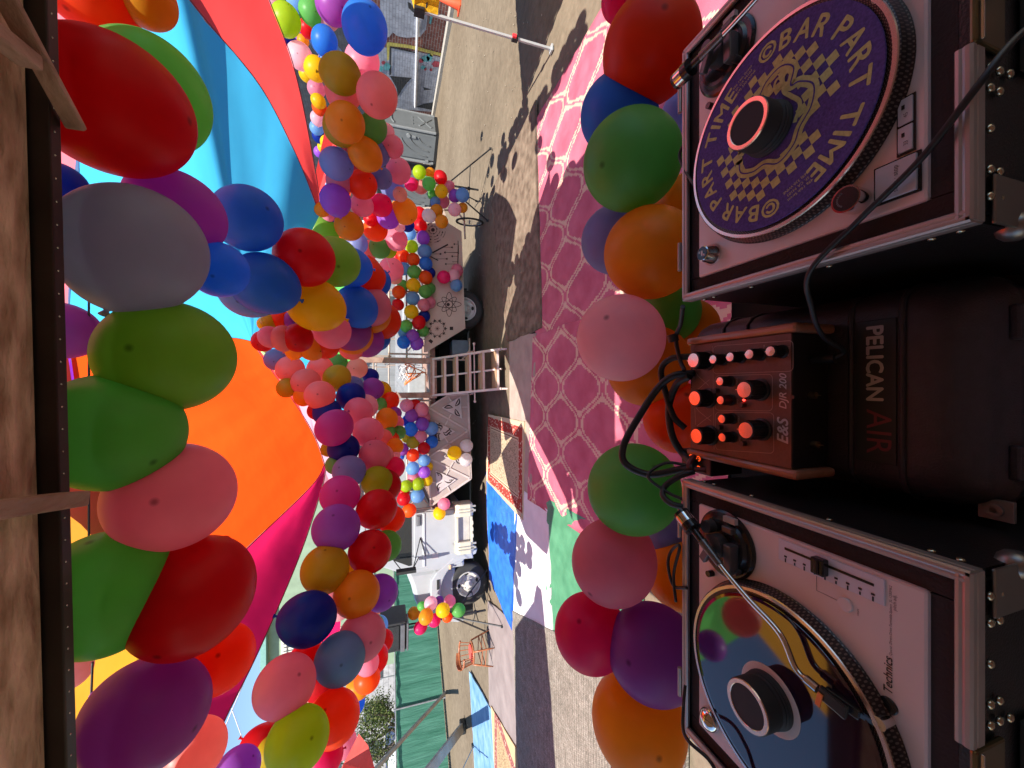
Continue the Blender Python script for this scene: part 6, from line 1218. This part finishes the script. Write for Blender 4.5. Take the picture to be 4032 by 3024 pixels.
def strand(pts, n, keys, phrase, grp, R0=.14):   # further balloons of a garland, two abreast along its cord
    r2 = random.Random(5); C_ = resample(spline(pts, 8), n)
    for k, q in enumerate(C_):
        for sg in (-1, 1):
            r = R0 * r2.uniform(.9, 1.05); P = q + Vector((sg * r * .8 + r2.gauss(0, .02), r2.gauss(0, .05), r2.gauss(0, .06) + sg * .03)); v = P - Vector((0, 0, EYE)); dep = v.y * CP - v.z * SP
            BAL.append([P, r, r2.choice(keys), phrase, grp, 2016 - FPX * (v.y * SP + v.z * CP) / dep, 1512 - FPX * v.x / dep, FPX * r / dep, dep])
strand([(-3.2, 4.7, 2.55), (-3.45, 5.8, 2.6), (-3.7, 7.0, 2.7)], 10, 'KVGRBEAIO', 'on the shaded rear garland', 'balloons of the rear garland behind the long left one')
strand([(4.35, 2.2, 3.5), (4.25, 3.9, 3.45)], 8, 'KYBRLIVA', 'on the sunlit outer garland', 'balloons of the sunlit outer garland beyond the red cloth')
strand([(4.75, 4.5, 3.25), (4.7, 6.3, 3.2)], 8, 'KIYA', 'on the sunlit outer garland', 'balloons of the sunlit outer garland beyond the red cloth')
strand([(4.2, 6.9, 3.05), (4.1, 8.3, 2.95)], 7, 'KYBRLIVA', 'on the sunlit outer garland', 'balloons of the sunlit outer garland beyond the red cloth')
# labels: colour, where it hangs, and the colours it sits between
def near(i):
    b = BAL[i]; o_ = []
    for j, c in enumerate(BAL):
        if j != i and c[3] == b[3]: o_.append((math.hypot(c[5] - b[5], c[6] - b[6]) - .8 * c[7], j))
    o_.sort(); return [COLS[BAL[j][2]][0] for _, j in o_[:4]]
def art(w_): return ('an ' if w_[0] in 'aeio' else 'a ') + w_
labs = []
for i, b in enumerate(BAL):
    nb = near(i); c = COLS[b[2]][0]; labs.append([f'{c} balloon {b[3]}', nb])
from collections import Counter
out = [l[0] for l in labs]; cnt = Counter(out)
for lev in (1, 2, 3):
    for i, l in enumerate(labs):
        if cnt[out[i]] > 1 or (lev > 1 and out[i] in dupes):
            nb = l[1]; head = l[0]
            out[i] = head + (f', touching {art(nb[0])} one' if lev == 1 else f', between {nb[0]} and {nb[1]}' if lev == 2 else f', among {nb[0]}, {nb[1]} and {nb[2]}')
    cnt = Counter(out); dupes = {k for k, v in cnt.items() if v > 1}
    if not dupes: break
ordw = ['nearest the booth', 'second from the booth', 'third from the booth', 'fourth from the booth', 'fifth from the booth', 'sixth from the booth', 'seventh from the booth']
for d_ in list(dupes):
    ids = sorted([i for i in range(len(out)) if out[i] == d_], key=lambda i: BAL[i][8])
    for k, i in enumerate(ids): out[i] = labs[i][0] + f', between {labs[i][1][0]} and {labs[i][1][1]}, ' + (('nearer' if k == 0 else 'farther') + ' of two' if len(ids) == 2 else ordw[k])
rb = random.Random(11)
for (P, r, key, phrase, grp, X, Y, s_, z), lab in zip(BAL, out):
    o = bpy.data.objects.new('balloon', MESH['hi' if s_ > 45 else 'lo']); COL.objects.link(o); o.location = P; o.scale = (r, r, r)
    o.material_slots[0].link = 'OBJECT'; o.material_slots[0].material = LM[key]
    tip = ((Vector((0, 0, EYE)) - P).normalized() + Vector((rb.gauss(0, .75), rb.gauss(0, .6), rb.gauss(0, .75)))).normalized()
    o.rotation_euler = tip.to_track_quat('Z', 'Y').to_euler(); tag(o, lab, 'balloon', grp)
# cords that carry the garlands
def cord(sel, label, back):
    P = [b[0] for b in BAL if b[4] == sel]; P.sort(key=lambda p: p.y); k = max(1, len(P) // 9); Q = [sum(P[i:i + k], Vector()) / len(P[i:i + k]) + Vector((0, back, 0)) for i in range(0, len(P), k)]
    mb = MB(); mb.tube(spline(Q, 6), .003, 5); tag(wbuild(mb, 'garland_cord', mat('clear_line', (.6, .6, .58), .4), None, 0, Q[0]), label, 'cord')
cord('balloons of the long left garland', 'thin pale cord running through the long left balloon garland', .1)
cord('balloons of the long right garland', 'thin pale cord running through the long right balloon garland', .1)
